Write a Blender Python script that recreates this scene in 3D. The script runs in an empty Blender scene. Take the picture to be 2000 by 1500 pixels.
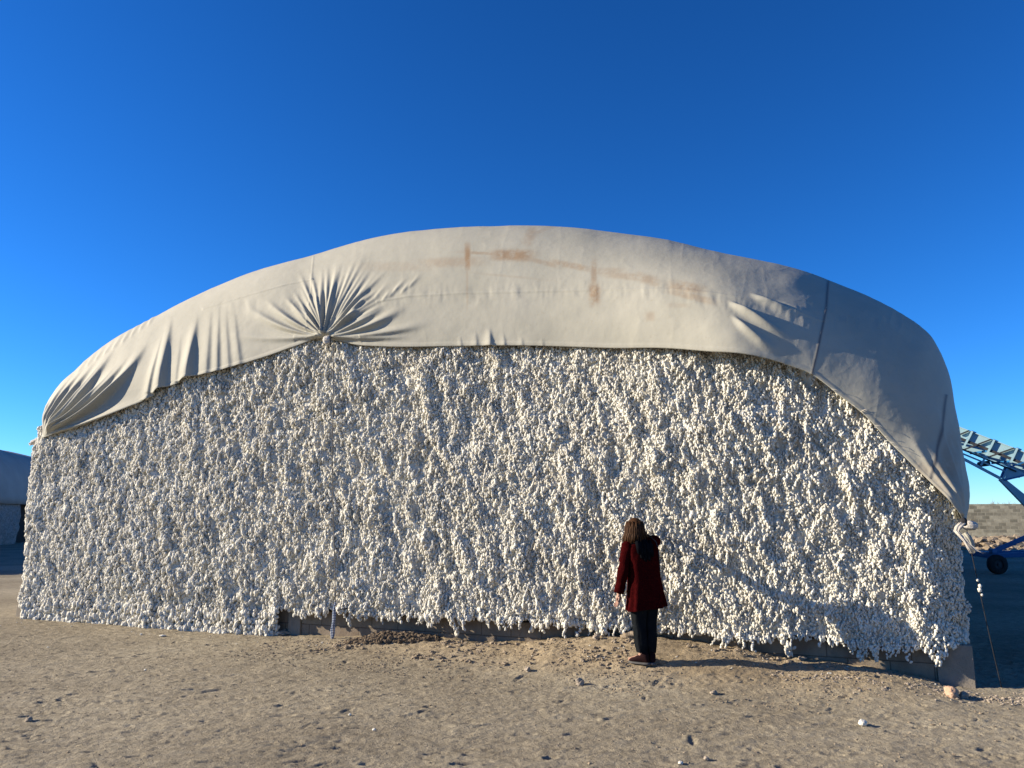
import bpy, bmesh, math, random
import numpy as np
from mathutils import Vector, Matrix

random.seed(7)
R = math.radians
sc = bpy.context.scene

# ------------------------------------------------------------------ camera
CAMZ = 1.7
PITCH = math.atan(262.0 / 1500.0)
cam_d = bpy.data.cameras.new("camera")
cam_d.sensor_width = 36.0
cam_d.lens = 27.0
cam_d.clip_start = 0.1
cam_d.clip_end = 9000
cam = bpy.data.objects.new("camera", cam_d)
sc.collection.objects.link(cam)
cam.location = (0, 0, CAMZ)
cam.rotation_euler = (R(90) + PITCH, 0, 0)
sc.camera = cam

# ------------------------------------------------------------------ light
SUN_EL = R(21.0)
SUN_AZ = R(-2.0)            # the light travels along +x, a touch towards the viewer
trav = Vector((math.cos(SUN_AZ) * math.cos(SUN_EL), math.sin(SUN_AZ) * math.cos(SUN_EL), -math.sin(SUN_EL)))
sun_d = bpy.data.lights.new("sun", 'SUN')
sun_d.energy = 5.0
sun_d.angle = R(0.5)
sun_d.color = (1.0, 0.87, 0.68)
sun = bpy.data.objects.new("sun", sun_d)
sc.collection.objects.link(sun)
sun.rotation_euler = trav.to_track_quat('-Z', 'Y').to_euler()
sun.location = (-30, 0, 20)

world = bpy.data.worlds.new("World")
sc.world = world
world.use_nodes = True
wn, wl = world.node_tree.nodes, world.node_tree.links
wn.clear()
sky = wn.new('ShaderNodeTexSky')
sky.sky_type = 'NISHITA'
sky.sun_disc = False
sky.sun_elevation = SUN_EL
# direction towards the sun, clockwise from +Y
sky.sun_rotation = math.atan2(-trav.x, -trav.y)
sky.altitude = 1200
sky.air_density = 1.0
sky.dust_density = 0.0
sky.ozone_density = 8.0
bg = wn.new('ShaderNodeBackground')
bg.inputs['Strength'].default_value = 0.0607
wo = wn.new('ShaderNodeOutputWorld')
hs = wn.new('ShaderNodeHueSaturation'); hs.inputs['Saturation'].default_value = 1.10; hs.inputs['Hue'].default_value = 0.498
gm = wn.new('ShaderNodeGamma'); gm.inputs[1].default_value = 1.25
wl.new(sky.outputs[0], hs.inputs['Color']); wl.new(hs.outputs[0], gm.inputs[0]); wl.new(gm.outputs[0], bg.inputs[0])
wl.new(bg.outputs[0], wo.inputs[0])

sc.view_settings.view_transform = 'Standard'
sc.view_settings.look = 'None'
sc.view_settings.gamma = 1
sc.view_settings.exposure = 1.15
try:
    sc.cycles.max_bounces = 6
    sc.cycles.diffuse_bounces = 3
except Exception:
    pass

# ------------------------------------------------------------------ projection helpers (numpy)
cp, sp = math.cos(PITCH), math.sin(PITCH)
def rays(px, row):
    px = np.asarray(px, float); row = np.asarray(row, float)
    a = (px - 1000) / 1500.0
    b = (750 - row) / 1500.0
    return np.stack([a, cp - b * sp, sp + b * cp], -1)
def ground_hit(px, row, z=0.0):
    d = rays(px, row)
    k = (z - CAMZ) / d[..., 2]
    p = d * k[..., None]; p[..., 2] += CAMZ
    return p
def at_y(px, row, Y):
    d = rays(px, row)
    k = Y / d[..., 1]
    p = d * k[..., None]; p[..., 2] += CAMZ
    return p
def project(P):
    x, y, z = P[..., 0], P[..., 1], P[..., 2] - CAMZ
    f = y * cp + z * sp
    u = -y * sp + z * cp
    return np.stack([1000 + 1500 * x / f, 750 - 1500 * u / f], -1)

gL = ground_hit(38., 1206.)
gR = ground_hit(1901., 1338.)
ES = (gR - gL); LF = float(np.linalg.norm(ES)); ES = ES / LF
ET = np.array([-ES[1], ES[0], 0.0])       # into the pile, away from the viewer
if ET[1] < 0: ET = -ET
PILE_ROT = math.atan2(ES[1], ES[0])
def plane_hit(px, row, t):
    d = rays(px, row)
    o = np.array([0, 0, CAMZ])
    t = np.asarray(t, float)
    num = t - np.dot(o - gL, ET)
    k = num / (d @ ET)
    return o + d * k[..., None]
def to_local(P):
    q = P - gL
    return np.stack([q @ ES, q @ ET, P[..., 2]], -1)
def to_world(s, t, z):
    s = np.asarray(s, float)[..., None]; t = np.asarray(t, float)[..., None]; z = np.asarray(z, float)
    P = gL + s * ES + t * ET
    P[..., 2] = z
    return P
def s_of_px(px, row=1200.):
    return to_local(plane_hit(np.asarray(px, float), np.full(np.shape(px), row) if np.ndim(px) else row, 0.0))[..., 0]

# ------------------------------------------------------------------ noise
def _hash(ix, iy, seed):
    h = (ix.astype(np.int64) * 374761393 + iy.astype(np.int64) * 668265263 + seed * 974634777) & 0xffffffff
    h = ((h ^ (h >> 13)) * 1274126177) & 0xffffffff
    h = (h ^ (h >> 16)) & 0xffffff
    return h / float(0xffffff)
def vnoise(x, y, seed=0):
    x = np.asarray(x, float); y = np.asarray(y, float)
    ix = np.floor(x); iy = np.floor(y)
    fx = x - ix; fy = y - iy
    fx = fx * fx * fx * (fx * (fx * 6 - 15) + 10); fy = fy * fy * fy * (fy * (fy * 6 - 15) + 10)
    a = _hash(ix, iy, seed); b = _hash(ix + 1, iy, seed)
    c = _hash(ix, iy + 1, seed); d = _hash(ix + 1, iy + 1, seed)
    return ((a * (1 - fx) + b * fx) * (1 - fy) + (c * (1 - fx) + d * fx) * fy) * 2 - 1
def fbm(x, y, oct=4, seed=0, gain=0.5):
    v = 0; a = 1; n = 0
    for k in range(oct):
        ca, sa = math.cos(k * 0.7), math.sin(k * 0.7)
        xx = (x * ca - y * sa) * 2 ** k; yy = (x * sa + y * ca) * 2 ** k
        v = v + a * vnoise(xx + 17.3 * k, yy - 9.1 * k, seed + k); n += a; a *= gain
    return v / n
def smooth(a, b, x):
    t = np.clip((x - a) / (b - a), 0, 1)
    return t * t * (3 - 2 * t)

# ------------------------------------------------------------------ object helpers
def make_mesh(name, verts, faces, smooth_shade=True):
    verts = np.ascontiguousarray(verts, dtype=np.float32).reshape(-1, 3)
    faces = np.ascontiguousarray(faces, dtype=np.int32)
    n, k = faces.shape
    me = bpy.data.meshes.new(name)
    me.vertices.add(len(verts)); me.vertices.foreach_set('co', verts.ravel())
    me.loops.add(n * k); me.loops.foreach_set('vertex_index', faces.ravel())
    me.polygons.add(n)
    me.polygons.foreach_set('loop_start', np.arange(0, n * k, k, dtype=np.int32))
    me.polygons.foreach_set('loop_total', np.full(n, k, dtype=np.int32))
    me.polygons.foreach_set('use_smooth', np.full(n, smooth_shade, dtype=bool))
    me.update(calc_edges=True)
    return me
def grid_faces(nu, nv, off=0, flip=False):
    i = np.arange(nu - 1)[:, None]; j = np.arange(nv - 1)[None, :]
    a = i * nv + j
    f = np.stack([a, a + nv, a + nv + 1, a + 1], -1).reshape(-1, 4) + off
    return f[:, ::-1] if flip else f
def link(name, me, mat=None, parent=None):
    o = bpy.data.objects.new(name, me)
    sc.collection.objects.link(o)
    if mat is not None and me is not None: me.materials.append(mat)
    if parent is not None: o.parent = parent
    return o
def tag(o, label=None, cat=None, group=None, kind=None):
    if label: o['label'] = label
    if cat: o['category'] = cat
    if group: o['group'] = group
    if kind: o['kind'] = kind
    return o
def empty(name, loc, rz=0.0):
    o = bpy.data.objects.new(name, None)
    sc.collection.objects.link(o)
    o.location = loc; o.rotation_euler = (0, 0, rz)
    o.empty_display_size = 0.2
    return o
def from_bm(name, bm, mat, parent=None, smooth_shade=False):
    me = bpy.data.meshes.new(name)
    bmesh.ops.recalc_face_normals(bm, faces=bm.faces)
    bm.to_mesh(me); bm.free()
    for p in me.polygons: p.use_smooth = smooth_shade
    return link(name, me, mat, parent)
def bm_box(bm, c, d, rot=None, bevel=0.0):
    r = bmesh.ops.create_cube(bm, size=1.0)
    M = Matrix.Translation(Vector(c)) @ (rot.to_4x4() if rot is not None else Matrix.Identity(4)) @ Matrix.Diagonal((d[0], d[1], d[2], 1))
    bmesh.ops.transform(bm, matrix=M, verts=r['verts'])
    if bevel > 0:
        es = list({e for v in r['verts'] for e in v.link_edges})
        bmesh.ops.bevel(bm, geom=es, offset=bevel, segments=2, affect='EDGES', profile=0.5)
def bm_bar(bm, a, b, w, h, bevel=0.0):
    """box-section bar from a to b, w across, h deep"""
    a = Vector(a); b = Vector(b); d = b - a
    q = d.to_track_quat('X', 'Z').to_matrix()
    bm_box(bm, (a + b) / 2, (d.length, w, h), q, bevel)
def bm_tube(bm, pts, rad, n=8, cap=True):
    pts = [Vector(p) for p in pts]
    rads = rad if hasattr(rad, '__len__') else [rad] * len(pts)
    rings = []
    up = Vector((0, 0, 1))
    t0 = (pts[1] - pts[0]).normalized()
    ref = t0.orthogonal().normalized()
    for i, p in enumerate(pts):
        t = (pts[min(i + 1, len(pts) - 1)] - pts[max(i - 1, 0)]).normalized()
        ref = (ref - t * ref.dot(t))
        ref = ref.normalized() if ref.length > 1e-6 else t.orthogonal().normalized()
        bi = t.cross(ref)
        rings.append([bm.verts.new(p + (ref * math.cos(2 * math.pi * k / n) + bi * math.sin(2 * math.pi * k / n)) * rads[i]) for k in range(n)])
    for i in range(len(rings) - 1):
        for k in range(n):
            bm.faces.new((rings[i][k], rings[i][(k + 1) % n], rings[i + 1][(k + 1) % n], rings[i + 1][k]))
    if cap:
        bm.faces.new(rings[0][::-1]); bm.faces.new(rings[-1])
    return rings

# ------------------------------------------------------------------ materials
def new_mat(name):
    m = bpy.data.materials.new(name); m.use_nodes = True
    nt = m.node_tree; nt.nodes.clear()
    out = nt.nodes.new('ShaderNodeOutputMaterial')
    b = nt.nodes.new('ShaderNodeBsdfPrincipled')
    nt.links.new(b.outputs[0], out.inputs[0])
    b.inputs['Roughness'].default_value = 0.9
    b.inputs['Specular IOR Level'].default_value = 0.2
    return m, nt, b
def nd(nt, typ, **kw):
    n = nt.nodes.new(typ)
    for k, v in kw.items():
        if k in n.inputs: n.inputs[k].default_value = v
        else: setattr(n, k, v)
    return n
def ramp(nt, src, stops):
    r = nt.nodes.new('ShaderNodeValToRGB')
    el = r.color_ramp.elements
    while len(el) > 1: el.remove(el[0])
    el[0].position = stops[0][0]; el[0].color = (*stops[0][1], 1)
    for p, c in stops[1:]:
        e = el.new(p); e.color = (*c, 1)
    nt.links.new(src, r.inputs[0])
    return r
def noisy(name, c1, c2, scale=5.0, rough=0.9, bump=0.0, bscale=40.0, spec=0.2, detail=6, metallic=0.0, coords='Object', stretch=None):
    m, nt, b = new_mat(name)
    tc = nd(nt, 'ShaderNodeTexCoord')
    src = tc.outputs[coords]
    if stretch:
        mp = nd(nt, 'ShaderNodeMapping'); mp.inputs['Scale'].default_value = stretch
        nt.links.new(src, mp.inputs[0]); src = mp.outputs[0]
    n = nd(nt, 'ShaderNodeTexNoise', Scale=scale, Detail=detail, Roughness=0.6)
    nt.links.new(src, n.inputs['Vector'])
    r = ramp(nt, n.outputs[0], [(0.3, c1), (0.7, c2)])
    nt.links.new(r.outputs[0], b.inputs['Base Color'])
    b.inputs['Roughness'].default_value = rough
    b.inputs['Specular IOR Level'].default_value = spec
    b.inputs['Metallic'].default_value = metallic
    if bump:
        n2 = nd(nt, 'ShaderNodeTexNoise', Scale=bscale, Detail=4)
        nt.links.new(src, n2.inputs['Vector'])
        bp = nd(nt, 'ShaderNodeBump', Strength=bump, Distance=0.02)
        nt.links.new(n2.outputs[0], bp.inputs['Height']); nt.links.new(bp.outputs[0], b.inputs['Normal'])
    return m

# cotton
def cotton_mat():
    m, nt, b = new_mat('raw_cotton')
    tc = nd(nt, 'ShaderNodeTexCoord')
    n = nd(nt, 'ShaderNodeTexNoise', Scale=3.0, Detail=5, Roughness=0.6)
    nt.links.new(tc.outputs['Object'], n.inputs['Vector'])
    r = ramp(nt, n.outputs[0], [(0.3, (0.51, 0.485, 0.415)), (0.6, (0.64, 0.62, 0.545))])
    n2 = nd(nt, 'ShaderNodeTexNoise', Scale=22.0, Detail=3, Roughness=0.7)
    nt.links.new(tc.outputs['Object'], n2.inputs['Vector'])
    r2 = ramp(nt, n2.outputs[0], [(0.3, (0.62, 0.50, 0.38)), (0.40, (1, 1, 1))])
    mx = nd(nt, 'ShaderNodeMix', data_type='RGBA', blend_type='MULTIPLY'); mx.inputs[0].default_value = 0.8
    nt.links.new(r.outputs[0], mx.inputs[6]); nt.links.new(r2.outputs[0], mx.inputs[7])
    nt.links.new(mx.outputs[2], b.inputs['Base Color'])
    b.inputs['Roughness'].default_value = 1.0
    b.inputs['Specular IOR Level'].default_value = 0.0
    n3 = nd(nt, 'ShaderNodeTexNoise', Scale=90.0, Detail=3)
    nt.links.new(tc.outputs['Object'], n3.inputs['Vector'])
    bp = nd(nt, 'ShaderNodeBump', Strength=0.6, Distance=0.01)
    nt.links.new(n3.outputs[0], bp.inputs['Height']); nt.links.new(bp.outputs[0], b.inputs['Normal'])
    return m
M_COTTON = cotton_mat()

def canvas_mat():
    m, nt, b = new_mat('canvas')
    tc = nd(nt, 'ShaderNodeTexCoord')
    n = nd(nt, 'ShaderNodeTexNoise', Scale=0.9, Detail=8, Roughness=0.65)
    nt.links.new(tc.outputs['Object'], n.inputs['Vector'])
    r = ramp(nt, n.outputs[0], [(0.3, (0.292, 0.283, 0.232)), (0.7, (0.350, 0.338, 0.282))])
    # fine speckle of dust
    n1 = nd(nt, 'ShaderNodeTexNoise', Scale=14.0, Detail=8, Roughness=0.75)
    nt.links.new(tc.outputs['Object'], n1.inputs['Vector'])
    r1 = ramp(nt, n1.outputs[0], [(0.27, (0.80, 0.75, 0.68)), (0.42, (1, 1, 1))])
    mx = nd(nt, 'ShaderNodeMix', data_type='RGBA', blend_type='MULTIPLY'); mx.inputs[0].default_value = 0.6
    nt.links.new(r.outputs[0], mx.inputs[6]); nt.links.new(r1.outputs[0], mx.inputs[7])
    # rust stains of the cloth itself
    at = nd(nt, 'ShaderNodeAttribute', attribute_name='stain')
    n2 = nd(nt, 'ShaderNodeTexNoise', Scale=7.0, Detail=8, Roughness=0.8)
    nt.links.new(tc.outputs['Object'], n2.inputs['Vector'])
    r2 = ramp(nt, n2.outputs[0], [(0.30, (0, 0, 0)), (0.52, (1, 1, 1))])
    mm = nd(nt, 'ShaderNodeMath', operation='MULTIPLY')
    nt.links.new(at.outputs['Fac'], mm.inputs[0]); nt.links.new(r2.outputs[0], mm.inputs[1])
    mx2 = nd(nt, 'ShaderNodeMix', data_type='RGBA', blend_type='MIX')
    nt.links.new(mm.outputs[0], mx2.inputs[0]); nt.links.new(mx.outputs[2], mx2.inputs[6])
    mx2.inputs[7].default_value = (0.235, 0.160, 0.095, 1)
    at2 = nd(nt, 'ShaderNodeAttribute', attribute_name='seam')
    mx3 = nd(nt, 'ShaderNodeMix', data_type='RGBA', blend_type='MIX')
    nt.links.new(at2.outputs['Fac'], mx3.inputs[0]); nt.links.new(mx2.outputs[2], mx3.inputs[6])
    mx3.inputs[7].default_value = (0.12, 0.115, 0.11, 1)       # grey webbing sewn over the join
    nt.links.new(mx3.outputs[2], b.inputs['Base Color'])
    b.inputs['Roughness'].default_value = 0.75
    b.inputs['Specular IOR Level'].default_value = 0.25
    # weave and small creases
    n3 = nd(nt, 'ShaderNodeTexNoise', Scale=5.0, Detail=9, Roughness=0.62)
    nt.links.new(tc.outputs['Object'], n3.inputs['Vector'])
    bp = nd(nt, 'ShaderNodeBump', Strength=0.2, Distance=0.03)
    nt.links.new(n3.outputs[0], bp.inputs['Height']); nt.links.new(bp.outputs[0], b.inputs['Normal'])
    return m
M_CANVAS = canvas_mat()
M_CANVAS_TIE = noisy('canvas_tie', (0.40, 0.37, 0.32), (0.50, 0.47, 0.42), 8, 0.9, 0.3, 60)

def ground_mat():
    m, nt, b = new_mat('dry_dirt')
    tc = nd(nt, 'ShaderNodeTexCoord')
    n = nd(nt, 'ShaderNodeTexNoise', Scale=0.35, Detail=8, Roughness=0.6)
    nt.links.new(tc.outputs['Object'], n.inputs['Vector'])
    r = ramp(nt, n.outputs[0], [(0.35, (0.222, 0.196, 0.147)), (0.65, (0.330, 0.298, 0.226))])
    n2 = nd(nt, 'ShaderNodeTexNoise', Scale=9.0, Detail=8, Roughness=0.75)
    nt.links.new(tc.outputs['Object'], n2.inputs['Vector'])
    r2 = ramp(nt, n2.outputs[0], [(0.3, (0.62, 0.60, 0.58)), (0.6, (1.10, 1.08, 1.05))])
    mx = nd(nt, 'ShaderNodeMix', data_type='RGBA', blend_type='MULTIPLY'); mx.inputs[0].default_value = 1.0
    nt.links.new(r.outputs[0], mx.inputs[6]); nt.links.new(r2.outputs[0], mx.inputs[7])
    n3 = nd(nt, 'ShaderNodeTexNoise', Scale=70.0, Detail=4, Roughness=0.7)
    nt.links.new(tc.outputs['Object'], n3.inputs['Vector'])
    r3 = ramp(nt, n3.outputs[0], [(0.3, (0.6, 0.58, 0.56)), (0.45, (1, 1, 1))])
    mx3 = nd(nt, 'ShaderNodeMix', data_type='RGBA', blend_type='MULTIPLY'); mx3.inputs[0].default_value = 0.8
    nt.links.new(mx.outputs[2], mx3.inputs[6]); nt.links.new(r3.outputs[0], mx3.inputs[7])
    # loose, lighter soil heaped against the wall
    at = nd(nt, 'ShaderNodeAttribute', attribute_name='loose')
    mx4 = nd(nt, 'ShaderNodeMix', data_type='RGBA', blend_type='MIX')
    nt.links.new(at.outputs['Fac'], mx4.inputs[0]); nt.links.new(mx3.outputs[2], mx4.inputs[6])
    mx5 = nd(nt, 'ShaderNodeMix', data_type='RGBA', blend_type='MULTIPLY'); mx5.inputs[0].default_value = 1.0
    nt.links.new(mx3.outputs[2], mx5.inputs[6]); mx5.inputs[7].default_value = (1.12, 1.03, 0.93, 1)
    nt.links.new(mx5.outputs[2], mx4.inputs[7])
    nt.links.new(mx4.outputs[2], b.inputs['Base Color'])
    b.inputs['Roughness'].default_value = 1.0
    b.inputs['Specular IOR Level'].default_value = 0.05
    n4 = nd(nt, 'ShaderNodeTexNoise', Scale=28.0, Detail=8, Roughness=0.7)
    nt.links.new(tc.outputs['Object'], n4.inputs['Vector'])
    bp = nd(nt, 'ShaderNodeBump', Strength=0.8, Distance=0.03)
    nt.links.new(n4.outputs[0], bp.inputs['Height']); nt.links.new(bp.outputs[0], b.inputs['Normal'])
    return m
M_GROUND = ground_mat()
M_CLOD = noisy('earth_clod', (0.19, 0.15, 0.105), (0.31, 0.255, 0.185), 12, 1.0, 0.6, 60, 0.05)
M_CLOD_DARK = noisy('damp_earth_clod', (0.075, 0.057, 0.04), (0.17, 0.13, 0.09), 12, 1.0, 0.6, 60, 0.05)
M_STONE = noisy('pale_stone', (0.23, 0.19, 0.15), (0.35, 0.30, 0.24), 14, 0.9, 0.5, 50, 0.1)
M_STONE_TAN = noisy('tan_stone', (0.34, 0.22, 0.145), (0.44, 0.305, 0.215), 14, 0.9, 0.5, 50, 0.1)

def block_mat(name, bw, bh, c1, c2, cm, wall=False):
    m, nt, b = new_mat(name)
    tc = nd(nt, 'ShaderNodeTexCoord')
    sx = nd(nt, 'ShaderNodeSeparateXYZ'); nt.links.new(tc.outputs['Object'], sx.inputs[0])
    cb = nd(nt, 'ShaderNodeCombineXYZ')
    ad = nd(nt, 'ShaderNodeMath', operation='ADD')
    nt.links.new(sx.outputs[0], ad.inputs[0]); nt.links.new(sx.outputs[1], ad.inputs[1])
    nt.links.new(ad.outputs[0], cb.inputs[0]); nt.links.new(sx.outputs[2], cb.inputs[1])
    br = nd(nt, 'ShaderNodeTexBrick')
    br.inputs['Scale'].default_value = 1.0
    br.inputs['Brick Width'].default_value = bw
    br.inputs['Row Height'].default_value = bh
    br.inputs['Mortar Size'].default_value = 0.006 if not wall else 0.012
    br.inputs['Mortar Smooth'].default_value = 0.3
    br.inputs['Color1'].default_value = (*c1, 1); br.inputs['Color2'].default_value = (*c2, 1)
    br.inputs['Mortar'].default_value = (*cm, 1)
    nt.links.new(cb.outputs[0], br.inputs['Vector'])
    n = nd(nt, 'ShaderNodeTexNoise', Scale=3.5, Detail=9, Roughness=0.7)
    nt.links.new(tc.outputs['Object'], n.inputs['Vector'])
    r = ramp(nt, n.outputs[0], [(0.3, (0.66, 0.62, 0.58)), (0.65, (1.08, 1.06, 1.02))])
    mx = nd(nt, 'ShaderNodeMix', data_type='RGBA', blend_type='MULTIPLY'); mx.inputs[0].default_value = 1.0
    nt.links.new(br.outputs[0], mx.inputs[6]); nt.links.new(r.outputs[0], mx.inputs[7])
    nt.links.new(mx.outputs[2], b.inputs['Base Color'])
    n4 = nd(nt, 'ShaderNodeTexNoise', Scale=40.0, Detail=5, Roughness=0.7)
    nt.links.new(tc.outputs['Object'], n4.inputs['Vector'])
    mh = nd(nt, 'ShaderNodeMath', operation='MULTIPLY_ADD'); mh.inputs[1].default_value = -1.2
    nt.links.new(br.outputs['Fac'], mh.inputs[0]); nt.links.new(n4.outputs[0], mh.inputs[2])
    bp = nd(nt, 'ShaderNodeBump', Strength=0.6, Distance=0.012)
    nt.links.new(mh.outputs[0], bp.inputs['Height']); nt.links.new(bp.outputs[0], b.inputs['Normal'])
    return m
M_PLINTH = block_mat('concrete_block', 0.42, 0.19, (0.235, 0.20, 0.155), (0.20, 0.165, 0.13), (0.11, 0.09, 0.07))
M_PILASTER = noisy('cast_concrete', (0.18, 0.16, 0.13), (0.25, 0.22, 0.18), 6, 0.95, 0.4, 50, 0.1)
M_FARWALL = block_mat('grey_block_masonry', 0.42, 0.205, (0.33, 0.325, 0.265), (0.15, 0.15, 0.125), (0.30, 0.29, 0.24), True)

# ------------------------------------------------------------------ ground
px_m = np.array([30, 300, 480, 565, 620, 760, 850, 1000, 1100, 1300, 1450, 1600, 1700, 1800, 1900])
_c = np.array([(30, 1204), (300, 1222), (480, 1236), (565, 1241), (620, 1241), (760, 1245), (850, 1247), (1000, 1253), (1040, 1254), (1100, 1244), (1180, 1241), (1300, 1244), (1450, 1266), (1530, 1285),
               (1600, 1290), (1690, 1300), (1800, 1320), (1850, 1336), (1900, 1342)], float)
_p = to_local(plane_hit(_c[:, 0], _c[:, 1], np.zeros(len(_c))))
s_m, m_h = _p[:, 0], np.clip(_p[:, 2], -.02, .3)
print('mound', np.round(m_h, 2))
HEAP = ground_hit(762., 1262., 0.03)
RNG = np.random.default_rng(11)
foot = []
for k in range(900):
    gx = RNG.uniform(-7.5, 6.5); gy = 5.2 + 7 * RNG.random() ** 1.3
    foot.append((gx, gy, RNG.normal(0.15, 0.5), RNG.uniform(.03, .12), RNG.uniform(.012, .035), RNG.uniform(.004, .018)))
for px_, row_, l_, w_, d_ in [(918, 1416, .09, .028, .035), (912, 1490, .10, .025, .03), (1015, 1432, .06, .02, .015), (1075, 1480, .05, .03, .03), (470, 1370, .07, .02, .02), (55, 1402, .06, .03, .02), (262, 1482, .06, .02, .025), (100, 1410, .05, .03, .02), (1005, 1352, .05, .02, .02), (1190, 1355, .04, .02, .02)]:
    p_ = ground_hit(px_, row_, 0.0)
    foot.append((p_[0], p_[1], .15, l_, w_, d_))
_st = at_y(1263., 1299., 8.62); STAND = [float(_st[0]), float(_st[1]), 0.0]
def ground_z(x, y, fine=True):
    x = np.asarray(x, float); y = np.asarray(y, float)
    q_s = (x - gL[0]) * ES[0] + (y - gL[1]) * ES[1]
    q_t = (x - gL[0]) * ET[0] + (y - gL[1]) * ET[1]
    z = 0.025 * fbm(x * 0.35, y * 0.35, 3, 3) * smooth(5, 9, np.hypot(x, y) + 4)
    prof = smooth(-1.75, -0.2, q_t)
    inside = (q_s > -0.2) & (q_s < LF + .2)
    mh = np.interp(q_s, s_m, m_h)
    mnd = mh * prof
    mnd = mnd * (1 - 0.9 * smooth(0.3, 0.9, q_t))
    loose = np.clip(mnd / 0.12, 0, 1)
    z = z * (1 - 0.8 * prof) + mnd
    z = z + STAND[2] * np.exp(-((x - STAND[0]) / .7) ** 2 - ((y - STAND[1]) / .35) ** 2)
    if fine:
        z = z + loose * 0.028 * fbm(x * 4, y * 4, 4, 8, 0.6) * np.where((q_s > 11.0) & (q_t < -.45), .35, 1.0)
        z = z + 0.009 * fbm(x * 1.6, y * 2.4, 5, 21, 0.6) + 0.012 * fbm(x * 5, y * 9, 3, 31, 0.6) + 0.013 * np.abs(fbm(x * 13, y * 20, 3, 37, 0.65))
    if fine:      # shallow old wheel ruts with a trace of tread
        for (c0, sl, am) in ((6.15, -.075, .011), (6.95, -.075, .009), (7.9, .10, .007)):
            v_ = y - c0 - sl * x - .10 * np.sin(x * .35 + c0)
            z = z - am * np.exp(-(v_ / .085) ** 4) * (1 + .45 * np.sign(np.sin((x + .8 * np.abs(v_)) * 62))) * (.35 + .65 * smooth(-.2, .35, fbm(x * .5, y * .5, 2, 88))) * (np.abs(v_) < .4)
    # clod heap
    d2 = ((x - HEAP[0]) / 0.46) ** 2 + ((y - HEAP[1]) / 0.20) ** 2
    z = z + 0.10 * np.exp(-d2 * 1.2)
    # far rubble bank in front of the block wall
    z = z + 0.45 * smooth(36.5, 40, y) * smooth(12, 20, x) * (1 + 0.4 * fbm(x * .8, y * .8, 3, 77)) * (y < 48)
    return z, loose
STAND[2] = float(_st[2]) - float(ground_z(np.array([STAND[0]]), np.array([STAND[1]]), False)[0][0])
print('stand', _st, STAND)
def axis(a0, a1, step, lo, hi, growth=1.16):
    core = list(np.arange(a0, a1 + 1e-6, step))
    v, st = a0, step
    left = []
    while v > lo:
        st *= growth; v -= st; left.append(v)
    v, st = core[-1], step
    right = []
    while v < hi:
        st *= growth; v += st; right.append(v)
    return np.array(left[::-1] + core + right)
gx = axis(-9.5, 7.2, 0.018, -4000, 4000, 1.12)
gy = axis(5.3, 13.6, 0.016, -4000, 4000, 1.10)
GX, GY = np.meshgrid(gx, gy, indexing='ij')
GZ, GLO = ground_z(GX, GY)
near = smooth(60, 30, np.hypot(GX, GY))
GZ = GZ * np.where(np.hypot(GX, GY) > 70, 0.0, 1)
for fx, fy, fa, fl, fw, fd in foot:
    i0, i1 = np.searchsorted(gx, [fx - .35, fx + .35]); j0, j1 = np.searchsorted(gy, [fy - .35, fy + .35])
    X = GX[i0:i1, j0:j1] - fx; Y = GY[i0:i1, j0:j1] - fy
    u = (X * math.cos(fa) + Y * math.sin(fa)) / fl; v = (-X * math.sin(fa) + Y * math.cos(fa)) / fw
    r2 = u * u + v * v + 0.35 * vnoise(X * 25 + fx, Y * 25, 5)
    GZ[i0:i1, j0:j1] += -fd * np.exp(-np.clip(r2, 0, 9) ** 1.5) + 0.4 * fd * np.exp(-((np.sqrt(np.clip(r2, 0, 30)) - 1.45) / .35) ** 2)
me = make_mesh('ground', np.stack([GX, GY, GZ], -1), grid_faces(len(gx), len(gy)))
a = me.attributes.new('loose', 'FLOAT', 'POINT'); a.data.foreach_set('value', GLO.ravel().astype(np.float32))
ground = link('ground', me, M_GROUND)
tag(ground, 'bare trampled grey-brown dirt yard', 'ground', kind='structure')
def gz(x, y): return float(ground_z(np.array([x]), np.array([y]), False)[0][0])

# ------------------------------------------------------------------ the pile: photo curves
sil = np.array([(82, 846), (82, 830), (86, 807), (100, 779), (117, 751), (140, 730), (182, 692), (233, 655), (280, 630), (338, 599), (400, 570), (492, 532),
                (605, 500), (730, 464), (860, 447), (950, 442), (1050, 441), (1120, 445), (1200, 455), (1300, 468), (1390, 489), (1468, 505), (1555, 526),
                (1620, 547), (1735, 597), (1780, 624), (1819, 655), (1837, 687), (1855, 732), (1870, 810), (1883, 900), (1894, 955), (1893, 985), (1888, 1012)], float)
sil_anchor_idx = [0, 6, 9, 12, 16, 20, 23, 25, 28, 31, 33]
hem_anchor = np.array([(85, 854), (252, 795), (400, 731), (640, 664), (1000, 675), (1380, 686), (1585, 731), (1690, 813), (1774, 900), (1850, 977), (1881, 1014)], float)
hem = np.array([(85, 854), (152, 836), (203, 817), (252, 796), (301, 773), (315, 761), (350, 749), (369, 738), (400, 731), (475, 710), (535, 691), (575, 677), (629, 662), (640, 663),
                (655, 665), (700, 674), (750, 677), (900, 676), (1000, 675), (1100, 677), (1200, 680), (1300, 680), (1380, 686), (1450, 691), (1495, 700), (1540, 714), (1585, 731),
                (1615, 753), (1633, 768), (1690, 813), (1735, 861), (1774, 900), (1814, 940), (1850, 977), (1881, 1014)], float)
def arclen(P):
    return np.concatenate([[0], np.cumsum(np.hypot(*np.diff(P, axis=0).T))])
sa = arclen(sil); sa_n = sa / sa[-1]
ha = arclen(hem)
phi_anchor = sa_n[sil_anchor_idx]
ha_anchor = []
for hp in hem_anchor:
    ha_anchor.append(ha[np.argmin(np.hypot(*(hem - hp).T))])
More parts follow.
